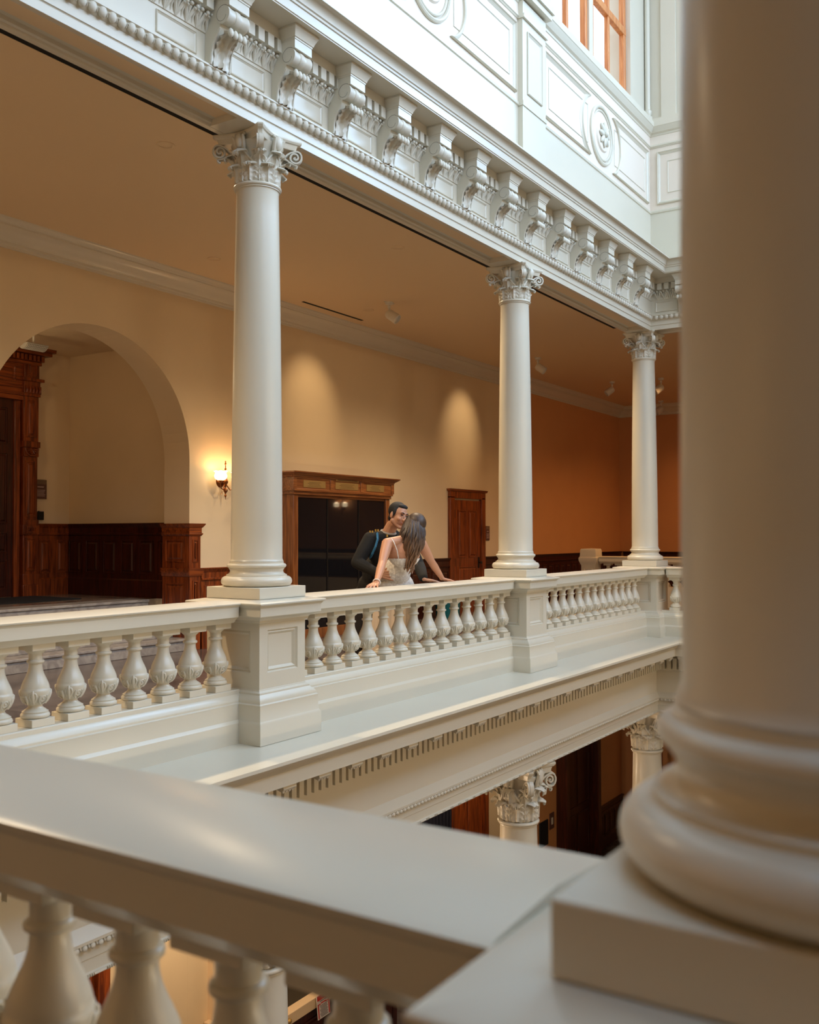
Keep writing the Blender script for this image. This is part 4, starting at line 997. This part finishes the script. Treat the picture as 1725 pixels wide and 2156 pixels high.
lowdoor(5.9, 7.36, -1.7, 'red brown wooden doorway of the storey below at the bottom left', M['wood'])
o = empty('door_shutter', (22.4, 7.6, LOWF), 0, 'open wooden door leaf of the storey below near the far corner', 'door')
m = MB(); m.box(-.35, -.03, 0, .35, .03, 4.3); rpanel(m, -.27, -.03, 2.6, 4.0, -.03); rpanel(m, .03, .27, 2.6, 4.0, -.03); rpanel(m, -.27, .27, .4, 2.3, -.03); obj('leaf', m, M['wood'], o, ang=25)
piece('baseboard_lower', 21.4, XW, LW, LOWF, 1.0, M['dwood'], 'dark wainscot of the storey below')
o = empty('wall_switch', (19.16, LW, -4.66), 0, 'dark switch plate with a white rocker beside the lower doorway', 'switch')
m = MB(); m.box(-.11, -.02, -.17, .11, 0, .17); obj('plate', m, M['plaq'], o, bevel=.006)
m = MB(); m.box(-.03, -.03, -.07, .03, -.018, .07); obj('rocker', m, M['white'], o)
o = empty('black_panel', (18.75, LW, -4.83), 0, 'black square panel on the lower wall beside the lower capital', 'panel')
m = MB(); m.box(-.2, -.03, -.26, .2, 0, .26); obj('face', m, M['black'], o, bevel=.006)
o = empty('navy_drape', (14.2, 8.55, -5.9), 0, 'dark navy cloth hanging in the storey below, only a corner seen', 'cloth')
m = MB(); N = 40; v = []
for i in range(N+1):
    x = -.55+.9*i/N; y = .05*math.sin(i*1.3)
    v += [(x, y, 0), (x, y*.6, 3.2)]
m.add(v, [(2*i, 2*i+2, 2*i+3, 2*i+1) for i in range(N)]); m.add([(x, y+.012, z) for x, y, z in v], [(2*i, 2*i+1, 2*i+3, 2*i+2) for i in range(N)]); obj('cloth', m, M['navy'], o)
m = MB(); m.box(8.97, LW-.08, LOWF, 9.04, LW, LOWC); struct('trim_20', m, M['ceil'], 'slim vertical strip on the lower wall', smooth=False)
# display case of the storey below with a red notice
o = empty('display_case', (10.55, 8.46, LOWF), 0, 'dark wooden display case with a glass top in the storey below', 'display case')
m = MB(); m.box(-1.6, -.38, 0, 1.6, .32, 1.24); rpanel(m, -1.5, -.1, .3, 1.1, -.38); rpanel(m, .1, 1.5, .3, 1.1, -.38); obj('body', m, M['dwood'], o, ang=25)
m = MB(); m.box(-1.66, -.44, 1.24, 1.66, -.30, 1.38); m.box(-1.66, .24, 1.24, 1.66, .33, 1.38); m.box(-1.66, -.3, 1.24, -1.54, .24, 1.38); m.box(1.54, -.3, 1.24, 1.66, .24, 1.38); obj('top_frame', m, M['ceil'], o, bevel=.006)
m = MB(); m.box(-1.54, -.30, 1.30, 1.54, .24, 1.33); obj('glass_top', m, M['glass'], o)
m = MB(); m.ell((-.96, -.46, 1.31), (.035, .03, .035)); obj('knob', m, M['gold'], o)
o = empty('notice_sign', (10.26, 8.005, -4.60), 0, 'small white notice with a red header standing against the display case below', 'sign'); o.rotation_euler = (math.radians(-6), 0, 0)
m = MB(); m.box(-.13, -.008, -.30, .13, 0, 0); obj('sheet', m, M['paper'], o)
m = MB(); m.box(-.12, -.011, -.07, .12, -.007, -.008); m.box(-.12, -.011, -.29, -.10, -.007, -.115); m.box(.10, -.011, -.29, .12, -.007, -.115); m.box(-.12, -.011, -.125, -.06, -.007, -.112); m.box(.04, -.011, -.125, .12, -.007, -.112); m.box(-.05, -.011, -.118, .05, -.007, -.104); obj('red_print', m, M['red'], o)
m = MB()
for k in range(9): m.box(-.08+.01*(k % 3), -.011, -.145-.017*k, .08-.012*(k % 2), -.007, -.138-.017*k)
m.box(-.07, -.011, -.09, .07, -.007, -.08); m.box(-.02, -.013, -.05, .02, -.009, -.03); obj('grey_print', m, M['ink'], o)
P_SKY, P_WIN, P_CAN, P_CANN, P_POOL, P_SC, P_LOW, P_ALC, P_WORLD, P_EXP = 185., 160., 450., 68., 75., 3., 70., 12., 1.6, 0.
P_SG, P_END, P_NSK = 105., 420., 26.
# ================================================================== PEOPLE
O_ = Vector((7.40, 4.93, 0)); RV = Vector((.5426, -.84, 0)); DV = Vector((.84, .5426, 0))
def W(r, d, z): return O_+RV*r+DV*d+Vector((0, 0, z))
def Wd(r, d, z): return (RV*r+DV*d+Vector((0, 0, z))).normalized()
def cap(m, p0, r0, p1, r1, n=14):
    p0, p1 = Vector(p0), Vector(p1); m.tube([p0, p1], [r0, r1], n); m.ell(p0, (r0,)*3, None, n, 8); m.ell(p1, (r1,)*3, None, n, 8)
def chain(m, pts, n=14):
    for (a, ra), (b, rb) in zip(pts[:-1], pts[1:]): cap(m, a, ra, b, rb, n)
def remesh(mb, name, mat, vox=.005, smooth=3, cut=None):
    me = mb.mesh(name+'_src', mat, smooth=False); o = bpy.data.objects.new(name+'_src', me); C.objects.link(o)
    r = o.modifiers.new('r', 'REMESH'); r.mode = 'VOXEL'; r.voxel_size = vox; r.use_smooth_shade = True
    s = o.modifiers.new('s', 'SMOOTH'); s.factor = .5; s.iterations = smooth
    dg = bpy.context.evaluated_depsgraph_get(); dg.update()
    out = bpy.data.meshes.new_from_object(o.evaluated_get(dg)); out.name = name
    bpy.data.objects.remove(o); bpy.data.meshes.remove(me)
    out.materials.clear(); out.materials.append(mat)
    if cut:
        import bmesh
        b = bmesh.new(); b.from_mesh(out)
        bmesh.ops.delete(b, geom=[v for v in b.verts if cut(v.co)], context='VERTS'); b.to_mesh(out); b.free()
    out.polygons.foreach_set('use_smooth', [True]*len(out.polygons))
    return out
def frame(fwd, up=Vector((0, 0, 1))):
    f = fwd.normalized(); x = f.cross(up).normalized(); u = x.cross(f)
    return Matrix((x, f, u)).transposed()
def head(m, c, R, s=1.):
    def E(p, r): m.ell(Vector(c)+R @ (Vector(p)*s), tuple(q*s for q in r), R, 18, 12)
    def K(a, ra, b, rb): cap(m, Vector(c)+R @ (Vector(a)*s), ra*s, Vector(c)+R @ (Vector(b)*s), rb*s, 12)
    E((0, -.015, .03), (.074, .094, .086)); E((0, .022, -.025), (.062, .066, .086)); E((0, .058, -.098), (.026, .024, .020))
    for sx in (-1, 1):
        K((sx*.05, .0, -.055), .026, (sx*.012, .058, -.098), .018); E((sx*.036, .058, -.026), (.022, .024, .022))
        E((sx*.078, -.008, -.008), (.008, .019, .031)); E((sx*.012, .096, -.030), (.009, .009, .008))
    K((0, .082, .012), .008, (0, .104, -.026), .0125); K((-.036, .074, .030), .011, (.036, .074, .030), .011)
    K((-.018, .082, -.060), .009, (.018, .082, -.060), .009)
def hand(m, w, d, nrm, side, curl=.0, spread=.16, s=1.):
    """w wrist, d pointing direction, nrm back-of-hand normal, side +-1 where the thumb leaves"""
    w = Vector(w); d = d.normalized(); nrm = (nrm-d*nrm.dot(d)).normalized(); t = d.cross(nrm).normalized()*side
    kn = []
    for k in range(4):
        off = (.030-.020*k)*s; L = (.082, .086, .082, .074)[k]*s
        b = w+d*L+t*off; cap(m, w+t*off*.6+d*.01, .013*s, b, .0105*s, 10); kn.append(b)
        fl = (.070, .078, .072, .056)[k]*s; fd = (d+t*spread*(1.2-.8*k)).normalized(); p = b
        for j, q in enumerate((.45, .32, .23)):
            a = curl*(j+.6)+.05; dd = (fd*math.cos(a)-nrm*math.sin(a)).normalized(); e = p+dd*fl*q; cap(m, p, (.0098-.0012*j)*s, e, (.0088-.0013*j)*s, 10); p = e
    a = w+d*.02+t*.018*s; b = w+d*.048*s+t*.046*s-nrm*.006; cc = w+d*.075*s+t*.060*s-nrm*.010
    chain(m, [(a, .014*s), (b, .0115*s), (cc, .0085*s)], 10)
def person(name, loc, label, grp='kissing couple at the rail'):
    return empty(name, loc, 0, label, 'person', grp)
def child(name, me, root, mat=None):
    o = obj(name, me, mat, root); o.location = -Vector(root.location); return o

# ---- woman
wr = person('person', tuple(W(-.03, .02, 0)), 'woman with long brown hair in a white dress leaning on the rail, seen from behind')
hc = W(.165, -.13, 1.497); hf = Wd(-.45, .80, .30); HR = frame(hf, Wd(.2, .1, 1))
NK0, NK1 = W(.145, -.165, 1.395), W(.16, -.14, 1.46)
LS, LE, LWp = W(-.072, -.30, 1.335), W(-.112, -.46, 1.165), W(-.150, -.70, 1.018)
RS, RE, RWp = W(.235, -.10, 1.325), W(.325, -.02, 1.165), W(.425, .165, 1.012)
CH, WA, HP = W(.075, -.20, 1.25), W(.012, -.07, 1.08), W(0, .0, .90)
def torso_rot(a, b): return frame(Wd(-.28, .95, 0), (Vector(a)-Vector(b)))
TR = torso_rot(CH, WA)
b = MB(); head(b, hc, HR, .97)
chain(b, [(NK0, .052), (NK1, .045), (hc-Vector((0, 0, .03)), .045)])
b.ell(CH, (.150, .095, .13), TR, 20, 14); b.ell(CH+Vector((0, 0, .06)), (.135, .075, .08), TR, 20, 14); b.ell(WA, (.122, .088, .14), TR, 20, 14); b.ell(HP, (.165, .125, .16), frame(Wd(-.28, .95, 0)), 20, 14)
chain(b, [(NK0-Vector((0, 0, .02)), .050), (LS+Vector((0, 0, .005)), .045)]); chain(b, [(NK0-Vector((0, 0, .02)), .050), (RS, .045)])
chain(b, [(LS, .050), (LS.lerp(LE, .4), .046), (LE, .036), (LE.lerp(LWp, .3), .037), (LWp, .024)])
chain(b, [(RS, .050), (RS.lerp(RE, .4), .046), (RE, .035), (RE.lerp(RWp, .3), .036), (RWp, .023)])
hand(b, LWp-Vector((0, 0, .006)), Wd(-.25, -.8, -.22), Vector((0, 0, 1)), 1, .10, .34, 1.0)
hand(b, RWp-Vector((0, 0, .006)), Wd(.95, .2, -.20), Vector((0, 0, 1)), -1, .06, .12, 1.0)
for s in (-1, 1):
    chain(b, [(W(.08*s, .02, .86), .080), (W(-.03+.07*s, .04, .48), .055), (W(-.04+.07*s, .02, .10), .036), (W(-.05+.07*s, .12, .05), .028)])
child('body', remesh(b, 'body', M['skin'], .0045, 3), wr)
# dress bodice (lace) and pleated skirt
b = MB(); b.ell(CH, (.157, .103, .135), TR, 20, 14); b.ell(WA, (.129, .096, .145), TR, 20, 14); b.ell(HP+Vector((0, 0, .03)), (.175, .138, .16), frame(Wd(-.28, .95, 0)), 20, 14)
child('dress_bodice', remesh(b, 'dress_bodice', M['lace'], .006, 3, cut=lambda v: v.z > 1.205 or v.z < .80), wr)
m = MB(); rows = [(1.0, .13, .125), (.90, .175, .145), (.80, .19, .16), (.55, .205, .19), (.3, .225, .215), (.03, .25, .25)]; N = 120; v = []
for z, ra, rb in rows:
    for i in range(N):
        a = 2*PI*i/N; pl = 1+.045*math.cos(a*24)*(1-z*.5); cpt = W(-.035*(1-z), .02, z); v.append(tuple(cpt+RV*ra*pl*math.cos(a)+DV*rb*pl*math.sin(a)))
m.add(v, [(j*N+i, j*N+(i+1) % N, (j+1)*N+(i+1) % N, (j+1)*N+i) for j in range(len(rows)-1) for i in range(N)])
child('skirt', m, wr, M['skirt'])
for s, p in ((-1, [W(-.035, -.30, 1.385), W(-.01, -.335, 1.345), W(.015, -.335, 1.28), W(.028, -.30, 1.205)]), (1, [W(.20, -.13, 1.385), W(.185, -.20, 1.345), W(.165, -.24, 1.28), W(.15, -.235, 1.205)])): m = MB(); m.tube(p, .0042, 8); child('shoulder_strap', m, wr, M['lace'])
# pearl bracelet on the left wrist
m = MB(); ax = (LWp-LE).normalized(); u = ax.orthogonal().normalized(); w_ = ax.cross(u)
for k in range(18): a = 2*PI*k/18; m.ell(LWp+ax*.004+(u*math.cos(a)+w_*math.sin(a))*.030, (.0058,)*3, None, 8, 6)
child('bracelet', m, wr, M['pearl'])
# long wavy hair
b = MB(); b.ell(hc+HR @ Vector((0, -.022, .030)), (.088, .100, .094), HR, 20, 14); b.ell(hc+HR @ Vector((0, -.045, -.03)), (.088, .085, .10), HR, 18, 12)
rnd = random.Random(4)
for k in range(130):
    u = rnd.uniform(-1, 1); dd = rnd.uniform(0, 1); ph = rnd.uniform(0, 6.28); amp = rnd.uniform(.008, .022)
    rw = rnd.uniform(.006, .013); L = rnd.uniform(.72, 1.04)*(1-.12*abs(u)); p = []; rad = []
    for i in range(14):
        t = i/13
        z = 1.545-(.455*L+.02)*t; spread = .072+.040*math.sin(PI*min(1, t*1.15))-.022*t*t
        r = .165-.030*t*1.3+u*spread+amp*math.sin(t*15+ph)*t
        d = -.185-.060*math.sin(PI*min(1, t*1.1)) - .050*t - (1-abs(u)**2)*.045*(.4+dd) + (.10 if t > .25 else .08)*(1-math.sqrt(max(0, 1-min(.98, abs(u))**2)))+amp*math.cos(t*15+ph)*t
        if t == 0: d = -.17; r = .165+u*.05; z = 1.585
        p.append(W(r, d, z)); rad.append((rw*(1-t**3)+.0022)*(1 if i else .5))
    b.tube(p, rad, 6)
child('hair', b, wr, M['hair'])

# ---- man
mr = person('person', tuple(W(-.2, .40, 0)), 'dark-haired man in a dark uniform bending to kiss the woman in white')
hc = W(.022, .085, 1.590); hf = Wd(.66, -.70, -.20); HR = frame(hf, Wd(.30, -.05, 1))
NK0, NK1 = W(-.075, .17, 1.425), W(-.035, .14, 1.50)
RS_, RE_, RW_ = W(-.235, .10, 1.372), W(-.355, .02, 1.160), W(-.150, -.135, 1.062)
LS_, LE_, LW_ = W(.095, .36, 1.36), W(.215, .28, 1.12), W(.255, .015, 1.012)
CH_, WA_, HP_ = W(-.09, .23, 1.27), W(-.165, .33, 1.05), W(-.20, .38, .92)
body_f = Wd(.62, -.78, 0); TR2 = frame(body_f, CH_-WA_)
def man_torso(b, e):
    b.ell(CH_, (.185+e, .115+e, .16+e), TR2, 20, 14); b.ell(CH_+Vector((0, 0, .07)), (.165+e, .085+e, .08+e), TR2, 20, 14); b.ell(WA_, (.155+e, .115+e, .17+e), TR2, 20, 14); b.ell(HP_, (.17+e, .125+e, .14+e), frame(body_f), 20, 14)
    chain(b, [(NK0-Vector((0, 0, .035)), .052+e), (RS_, .050+e)]); chain(b, [(NK0-Vector((0, 0, .035)), .052+e), (LS_, .050+e)])
def man_arms(b, e, ew):
    chain(b, [(RS_, .058+e), (RS_.lerp(RE_, .45), .053+e), (RE_, .042+e), (RE_.lerp(RW_, .35), .041+e), (RE_.lerp(RW_, .93), .028+ew)])
    chain(b, [(LS_, .058+e), (LS_.lerp(LE_, .45), .053+e), (LE_, .042+e), (LE_.lerp(LW_, .35), .041+e), (LE_.lerp(LW_, .93), .028+ew)])
b = MB(); head(b, hc, HR, 1.0); chain(b, [(NK0, .060), (NK1, .056), (hc-Vector((0, 0, .03)), .055)])
man_torso(b, 0); man_arms(b, 0, 0); cap(b, RE_.lerp(RW_, .9), .027, RW_, .025); cap(b, LE_.lerp(LW_, .9), .027, LW_, .025)
hand(b, RW_, Wd(.95, -.16, -.12), Wd(-.15, -1, .05), -1, .10, .12, 1.08)
hand(b, LW_-Vector((0, 0, .006)), Wd(.90, .10, -.12), Vector((0, 0, 1)), -1, .12, .20, 1.05)
for s in (-1, 1): chain(b, [(W(-.20+.09*s, .38, .88), .092), (W(-.22+.10*s, .34, .50), .062), (W(-.23+.10*s, .42, .09), .042), (W(-.16+.10*s, .34, .045), .036)])
child('body', remesh(b, 'body', M['skinm'], .0045, 3), mr)
b = MB(); man_torso(b, .016); man_arms(b, .014, .014)
b.ell(HP_-Vector((0, 0, .07)), (.19, .15, .16), frame(body_f), 20, 14)
child('uniform_jacket', remesh(b, 'uniform_jacket', M['jacket'], .006, 2, cut=lambda v: v.z < .76), mr)
b = MB(); b.ell(HP_-Vector((0, 0, .06)), (.17, .135, .12), frame(body_f), 18, 12)
for s in (-1, 1): chain(b, [(W(-.20+.09*s, .38, .86), .105), (W(-.22+.10*s, .34, .50), .085), (W(-.23+.10*s, .42, .10), .072)])
child('trousers', remesh(b, 'trousers', M['trous'], .007, 3), mr)
for s in (-1, 1): b = MB(); chain(b, [(W(-.23+.10*s, .44, .05), .045), (W(-.12+.10*s, .30, .035), .036)]); child('shoe', remesh(b, 'shoe', M['iron'], .006, 2), mr)
def HL(p): return hc+HR @ Vector(p)
b = MB(); b.ell(HL((0, -.028, .040)), (.080, .092, .086), HR, 22, 14)
for sx in (-1, 1): b.ell(HL((sx*.070, .006, .022)), (.010, .022, .038), HR, 12, 8)
b.ell(HL((0, .035, .088)), (.052, .034, .024), HR, 14, 8); b.ell(HL((0, -.06, -.035)), (.056, .035, .05), HR, 14, 8)
child('hair', remesh(b, 'hair', M['hairb'], .005, 2), mr)
for sx in (-1, 1):
    b = MB(); b.tube([HL((sx*.048, .073, .030)), HL((sx*.032, .0855, .036)), HL((sx*.014, .087, .030))], [.0035, .0050, .0045], 6); child('eyebrow', b, mr, M['hairb'])
    b = MB(); b.ell(HL((sx*.030, .079, .012)), (.013, .007, .0055), HR, 10, 6); child('eye', b, mr, M['eye'])
b = MB(); b.tube([HL((-.028, .083, -.056)), HL((0, .093, -.062)), HL((.028, .083, -.056))], [.003, .0055, .003], 6); mo = child('mouth', b, mr, M['lip'])
b = MB(); b.tube([HL((-.018, .0885, -.0575)), HL((0, .0955, -.0615)), HL((.018, .0885, -.0575))], [.0015, .003, .0015], 6); child('teeth', b, mr, M['tooth'])
# shirt collar, tie, lapels, insignia, cord
def TL(x, y, z): return CH_+TR2 @ Vector((x, y, z))
b = MB(); N = 20
ringp = [NK0+Vector((0, 0, .012))+(Matrix.Rotation(0, 3, 'Z') @ (RV*.066*math.cos(2*PI*k/N)+DV*.066*math.sin(2*PI*k/N))) + body_f*.006 - Vector((0, 0, .02))*( (RV*math.cos(2*PI*k/N)+DV*math.sin(2*PI*k/N)).dot(body_f)) for k in range(N+1)]
b.tube(ringp, .011, 8, False)
def quad(b, pts, th=.004):
    n = len(pts); c = sum((Vector(p) for p in pts), Vector())/n; nn = (Vector(pts[1])-Vector(pts[0])).cross(Vector(pts[2])-Vector(pts[0])).normalized()*th
    b.add([Vector(p)-nn for p in pts]+[Vector(p)+nn for p in pts], [tuple(range(n))[::-1], tuple(range(n, 2*n))]+[(i, (i+1) % n, n+(i+1) % n, n+i) for i in range(n)])
quad(b, [TL(-.060, .085, .165), TL(.060, .085, .165), TL(.012, .150, .01), TL(-.012, .150, .01)])
child('shirt', b, mr, M['shirt'])
b = MB(); quad(b, [TL(-.012, .105, .150), TL(.012, .105, .150), TL(.022, .152, .03), TL(0, .158, .01), TL(-.022, .152, .03)], .004); b.ell(TL(0, .105, .142), (.018, .014, .016), TR2, 10, 8)
child('tie', b, mr, M['tie'])
for s in (-1, 1): b = MB(); quad(b, [TL(s*.040, .060, .205), TL(s*.085, .082, .165), TL(s*.098, .122, .095), TL(s*.070, .128, .085), TL(s*.010, .160, -.02), TL(s*.034, .118, .12)], .006); child('lapel', b, mr, M['jacket'])
# the shoulder nearer the picture's left carries two gold marks and the blue cord
sd = -1 if (RS_-CH_).dot(TR2 @ Vector((1, 0, 0))) < 0 else 1
for p in (RS_+RV*.010-DV*.03+Vector((0, 0, .070)), RS_+RV*.06-DV*.01+Vector((0, 0, .082))):
    for q in (-.011, .011): b = MB(); b.cbox(p+RV*q, (.0042, .006, .010), None); child('shoulder_bar', b, mr, M['goldm'])
for p, h in ((TL(sd*.075, .112, .135), (.008, .003, .012)), (TL(sd*.072, .137, .085), (.016, .003, .005)), (TL(sd*.078, .140, .078), (.005, .003, .014))): b = MB(); b.cbox(p, h, TR2); child('lapel_pin', b, mr, M['goldm'])
b = MB(); b.cbox(TL(sd*.118, .112, .030), (.020, .004, .012), TR2); b.cbox(TL(sd*.118, .108, .002), (.020, .004, .007), TR2)
child('ribbon_bar', b, mr, M['medal'])
b = MB(); pts = [RS_+RV*.065-DV*.055+Vector((0, 0, .058)), RS_+RV*.070-DV*.088+Vector((0, 0, .0)), RS_+RV*.050-DV*.095+Vector((0, 0, -.07)), RS_+RV*.022-DV*.080+Vector((0, 0, -.13)), RS_+RV*.0-DV*.040+Vector((0, 0, -.17))]
for ph in (0, PI):
    q = []
    for k in range(41):
        t = k/40*(len(pts)-1); i = min(int(t), len(pts)-2); p = pts[i].lerp(pts[i+1], t-i); q.append(p+RV*.005*math.cos(k*1.3+ph)+Vector((0, 0, 1))*.003*math.sin(k*1.3+ph))
    b.tube(q, .0075, 8)
child('shoulder_cord', b, mr, M['cord'])

# ================================================================== LIGHTS
def area(name, loc, rot, sx, sy, power, col):
    l = bpy.data.lights.new(name, 'AREA'); l.shape = 'RECTANGLE'; l.size = sx; l.size_y = sy; l.energy = power; l.color = col
    o = bpy.data.objects.new(name, l); C.objects.link(o); o.location = loc; o.rotation_euler = rot; return o
def spotl(name, loc, aim, power, col, ang, blend=.8, size=.06):
    l = bpy.data.lights.new(name, 'SPOT'); l.energy = power; l.color = col; l.spot_size = math.radians(ang); l.spot_blend = blend; l.shadow_soft_size = size
    o = bpy.data.objects.new(name, l); C.objects.link(o); o.location = loc
    d = Vector(aim)-Vector(loc); o.rotation_euler = d.to_track_quat('-Z', 'Y').to_euler(); return o
def pointl(name, loc, power, col, size=.05):
    l = bpy.data.lights.new(name, 'POINT'); l.energy = power; l.color = col; l.shadow_soft_size = size
    o = bpy.data.objects.new(name, l); C.objects.link(o); o.location = loc; return o
DAY = (.38, .65, 1.)
DAYW = (.50, .70, 1.)
area('daylight_laylight', (7., .15, 11.9), (0, 0, 0), 8., 5., P_SKY, DAY)
for b_ in range(3):
    c = (CX[b_]+CX[b_+1])/2
    wl = area('daylight_window', (c, YS+.05, 8.6), (math.radians(80), 0, 0), 2.4, 3.0, P_WIN, DAYW); wl.data.spread = math.radians(125)
area('daylight_window', (XE-.15, -.1, 9.), (math.radians(62), 0, PI/2), 3.6, 3.4, P_END, DAY)
nl = area('daylight_skylight', (.64, -.6, CEIL+.19), (0, 0, 0), .5, 2.5, P_NSK, (.28, .60, 1.))  # added and unseen: bluish fill from above for the near column base
WARM = (1., .77, .50)
for x, y in [(5.518, 5.92), (8.9, 5.9), (2.2, 5.9), (12.3, 6.2), (-3., 7.)]:  # the lamp before the far corner has no can, added to light the gallery
    spotl('downlight', (x, y, CEIL-.03), (x, y, 0), P_CAN, WARM, 140, .9, .08)
for x, y in [(15.9, 6.), (18.9, 6.), (21.5, 6.), (15.9, 3.), (20, 2.)]:
    spotl('downlight', (x, y, CEIL-.03), (x, y, 0), P_CAN*.42, (1., .52, .20), 140, .9, .08)
for x in (5.5, 8.5, 11.5):
    pointl('south_gallery_lamp', (x, -6., 3.9), P_SG, (1., .80, .54), .2)
    pointl('south_lower_lamp', (x, -5.6, -1.6), P_SG*1.6, (1., .84, .60), .2)
for x, y in [(-3., .5), (-3., -3.), (-3., 4.), (5., -7.2), (11., -7.2)]:
    spotl('downlight', (x, y, CEIL-.03), (x-.3, y, 0), P_CANN, WARM, 96, .6, .08)
for (xy, aim), pw in zip(SPOTAIM, (60., 66.)): spotl('track_lamp', (xy[0], xy[1]+.1, CEIL-.25), aim, pw, (1., .74, .44), 58, 1., .06)
for (loc, rz) in SCON:
    R = Matrix.Rotation(rz, 3, 'Z')
    for s in (-1, 1): pointl('sconce_lamp', Vector(loc)+R @ Vector((s*.155, -.155, .09)), P_SC, (1., .72, .42), .06)
for x in (8.2, 15.5, 12., 5.): pointl('lower_lamp', (x, 7.6, -2.2), P_LOW*(1.7 if x < 9 else .8), (1., .76, .52), .15)
pointl('alcove_lamp', (6.6, 10.3, 3.5), P_ALC, (1., .76, .46), .12)
w = bpy.data.worlds.new('world'); bpy.context.scene.world = w; w.use_nodes = True
bg = w.node_tree.nodes['Background']; bg.inputs[0].default_value = (.86, .93, 1., 1); bg.inputs[1].default_value = P_WORLD

# ================================================================== CAMERA
sc_ = bpy.context.scene
cam = bpy.data.cameras.new('camera'); co = bpy.data.objects.new('camera', cam); C.objects.link(co); sc_.camera = co
F_PX = 2053.47; PITCH, YAW, ROLL = .0236682, .573557, -.0013
fw = Vector((math.cos(YAW)*math.cos(PITCH), math.sin(YAW)*math.cos(PITCH), math.sin(PITCH))); rt = Vector((math.sin(YAW), -math.cos(YAW), 0)); upv = rt.cross(fw)
r2 = rt*math.cos(ROLL)+upv*math.sin(ROLL); u2 = -rt*math.sin(ROLL)+upv*math.cos(ROLL)
co.matrix_world = Matrix(((r2.x, u2.x, -fw.x, 0), (r2.y, u2.y, -fw.y, 0), (r2.z, u2.z, -fw.z, CAMZ), (0, 0, 0, 1)))
cam.sensor_fit = 'VERTICAL'; cam.sensor_height = 36.; cam.sensor_width = 28.8; cam.lens = F_PX/2156*36.; cam.clip_start = .05; cam.clip_end = 200
cam.dof.use_dof = True; cam.dof.focus_distance = 8.7; cam.dof.aperture_fstop = 3.6
vs = sc_.view_settings; vs.view_transform = 'Standard'; vs.look = 'None'; vs.exposure = P_EXP; vs.gamma = 1.; vs.use_curve_mapping = False
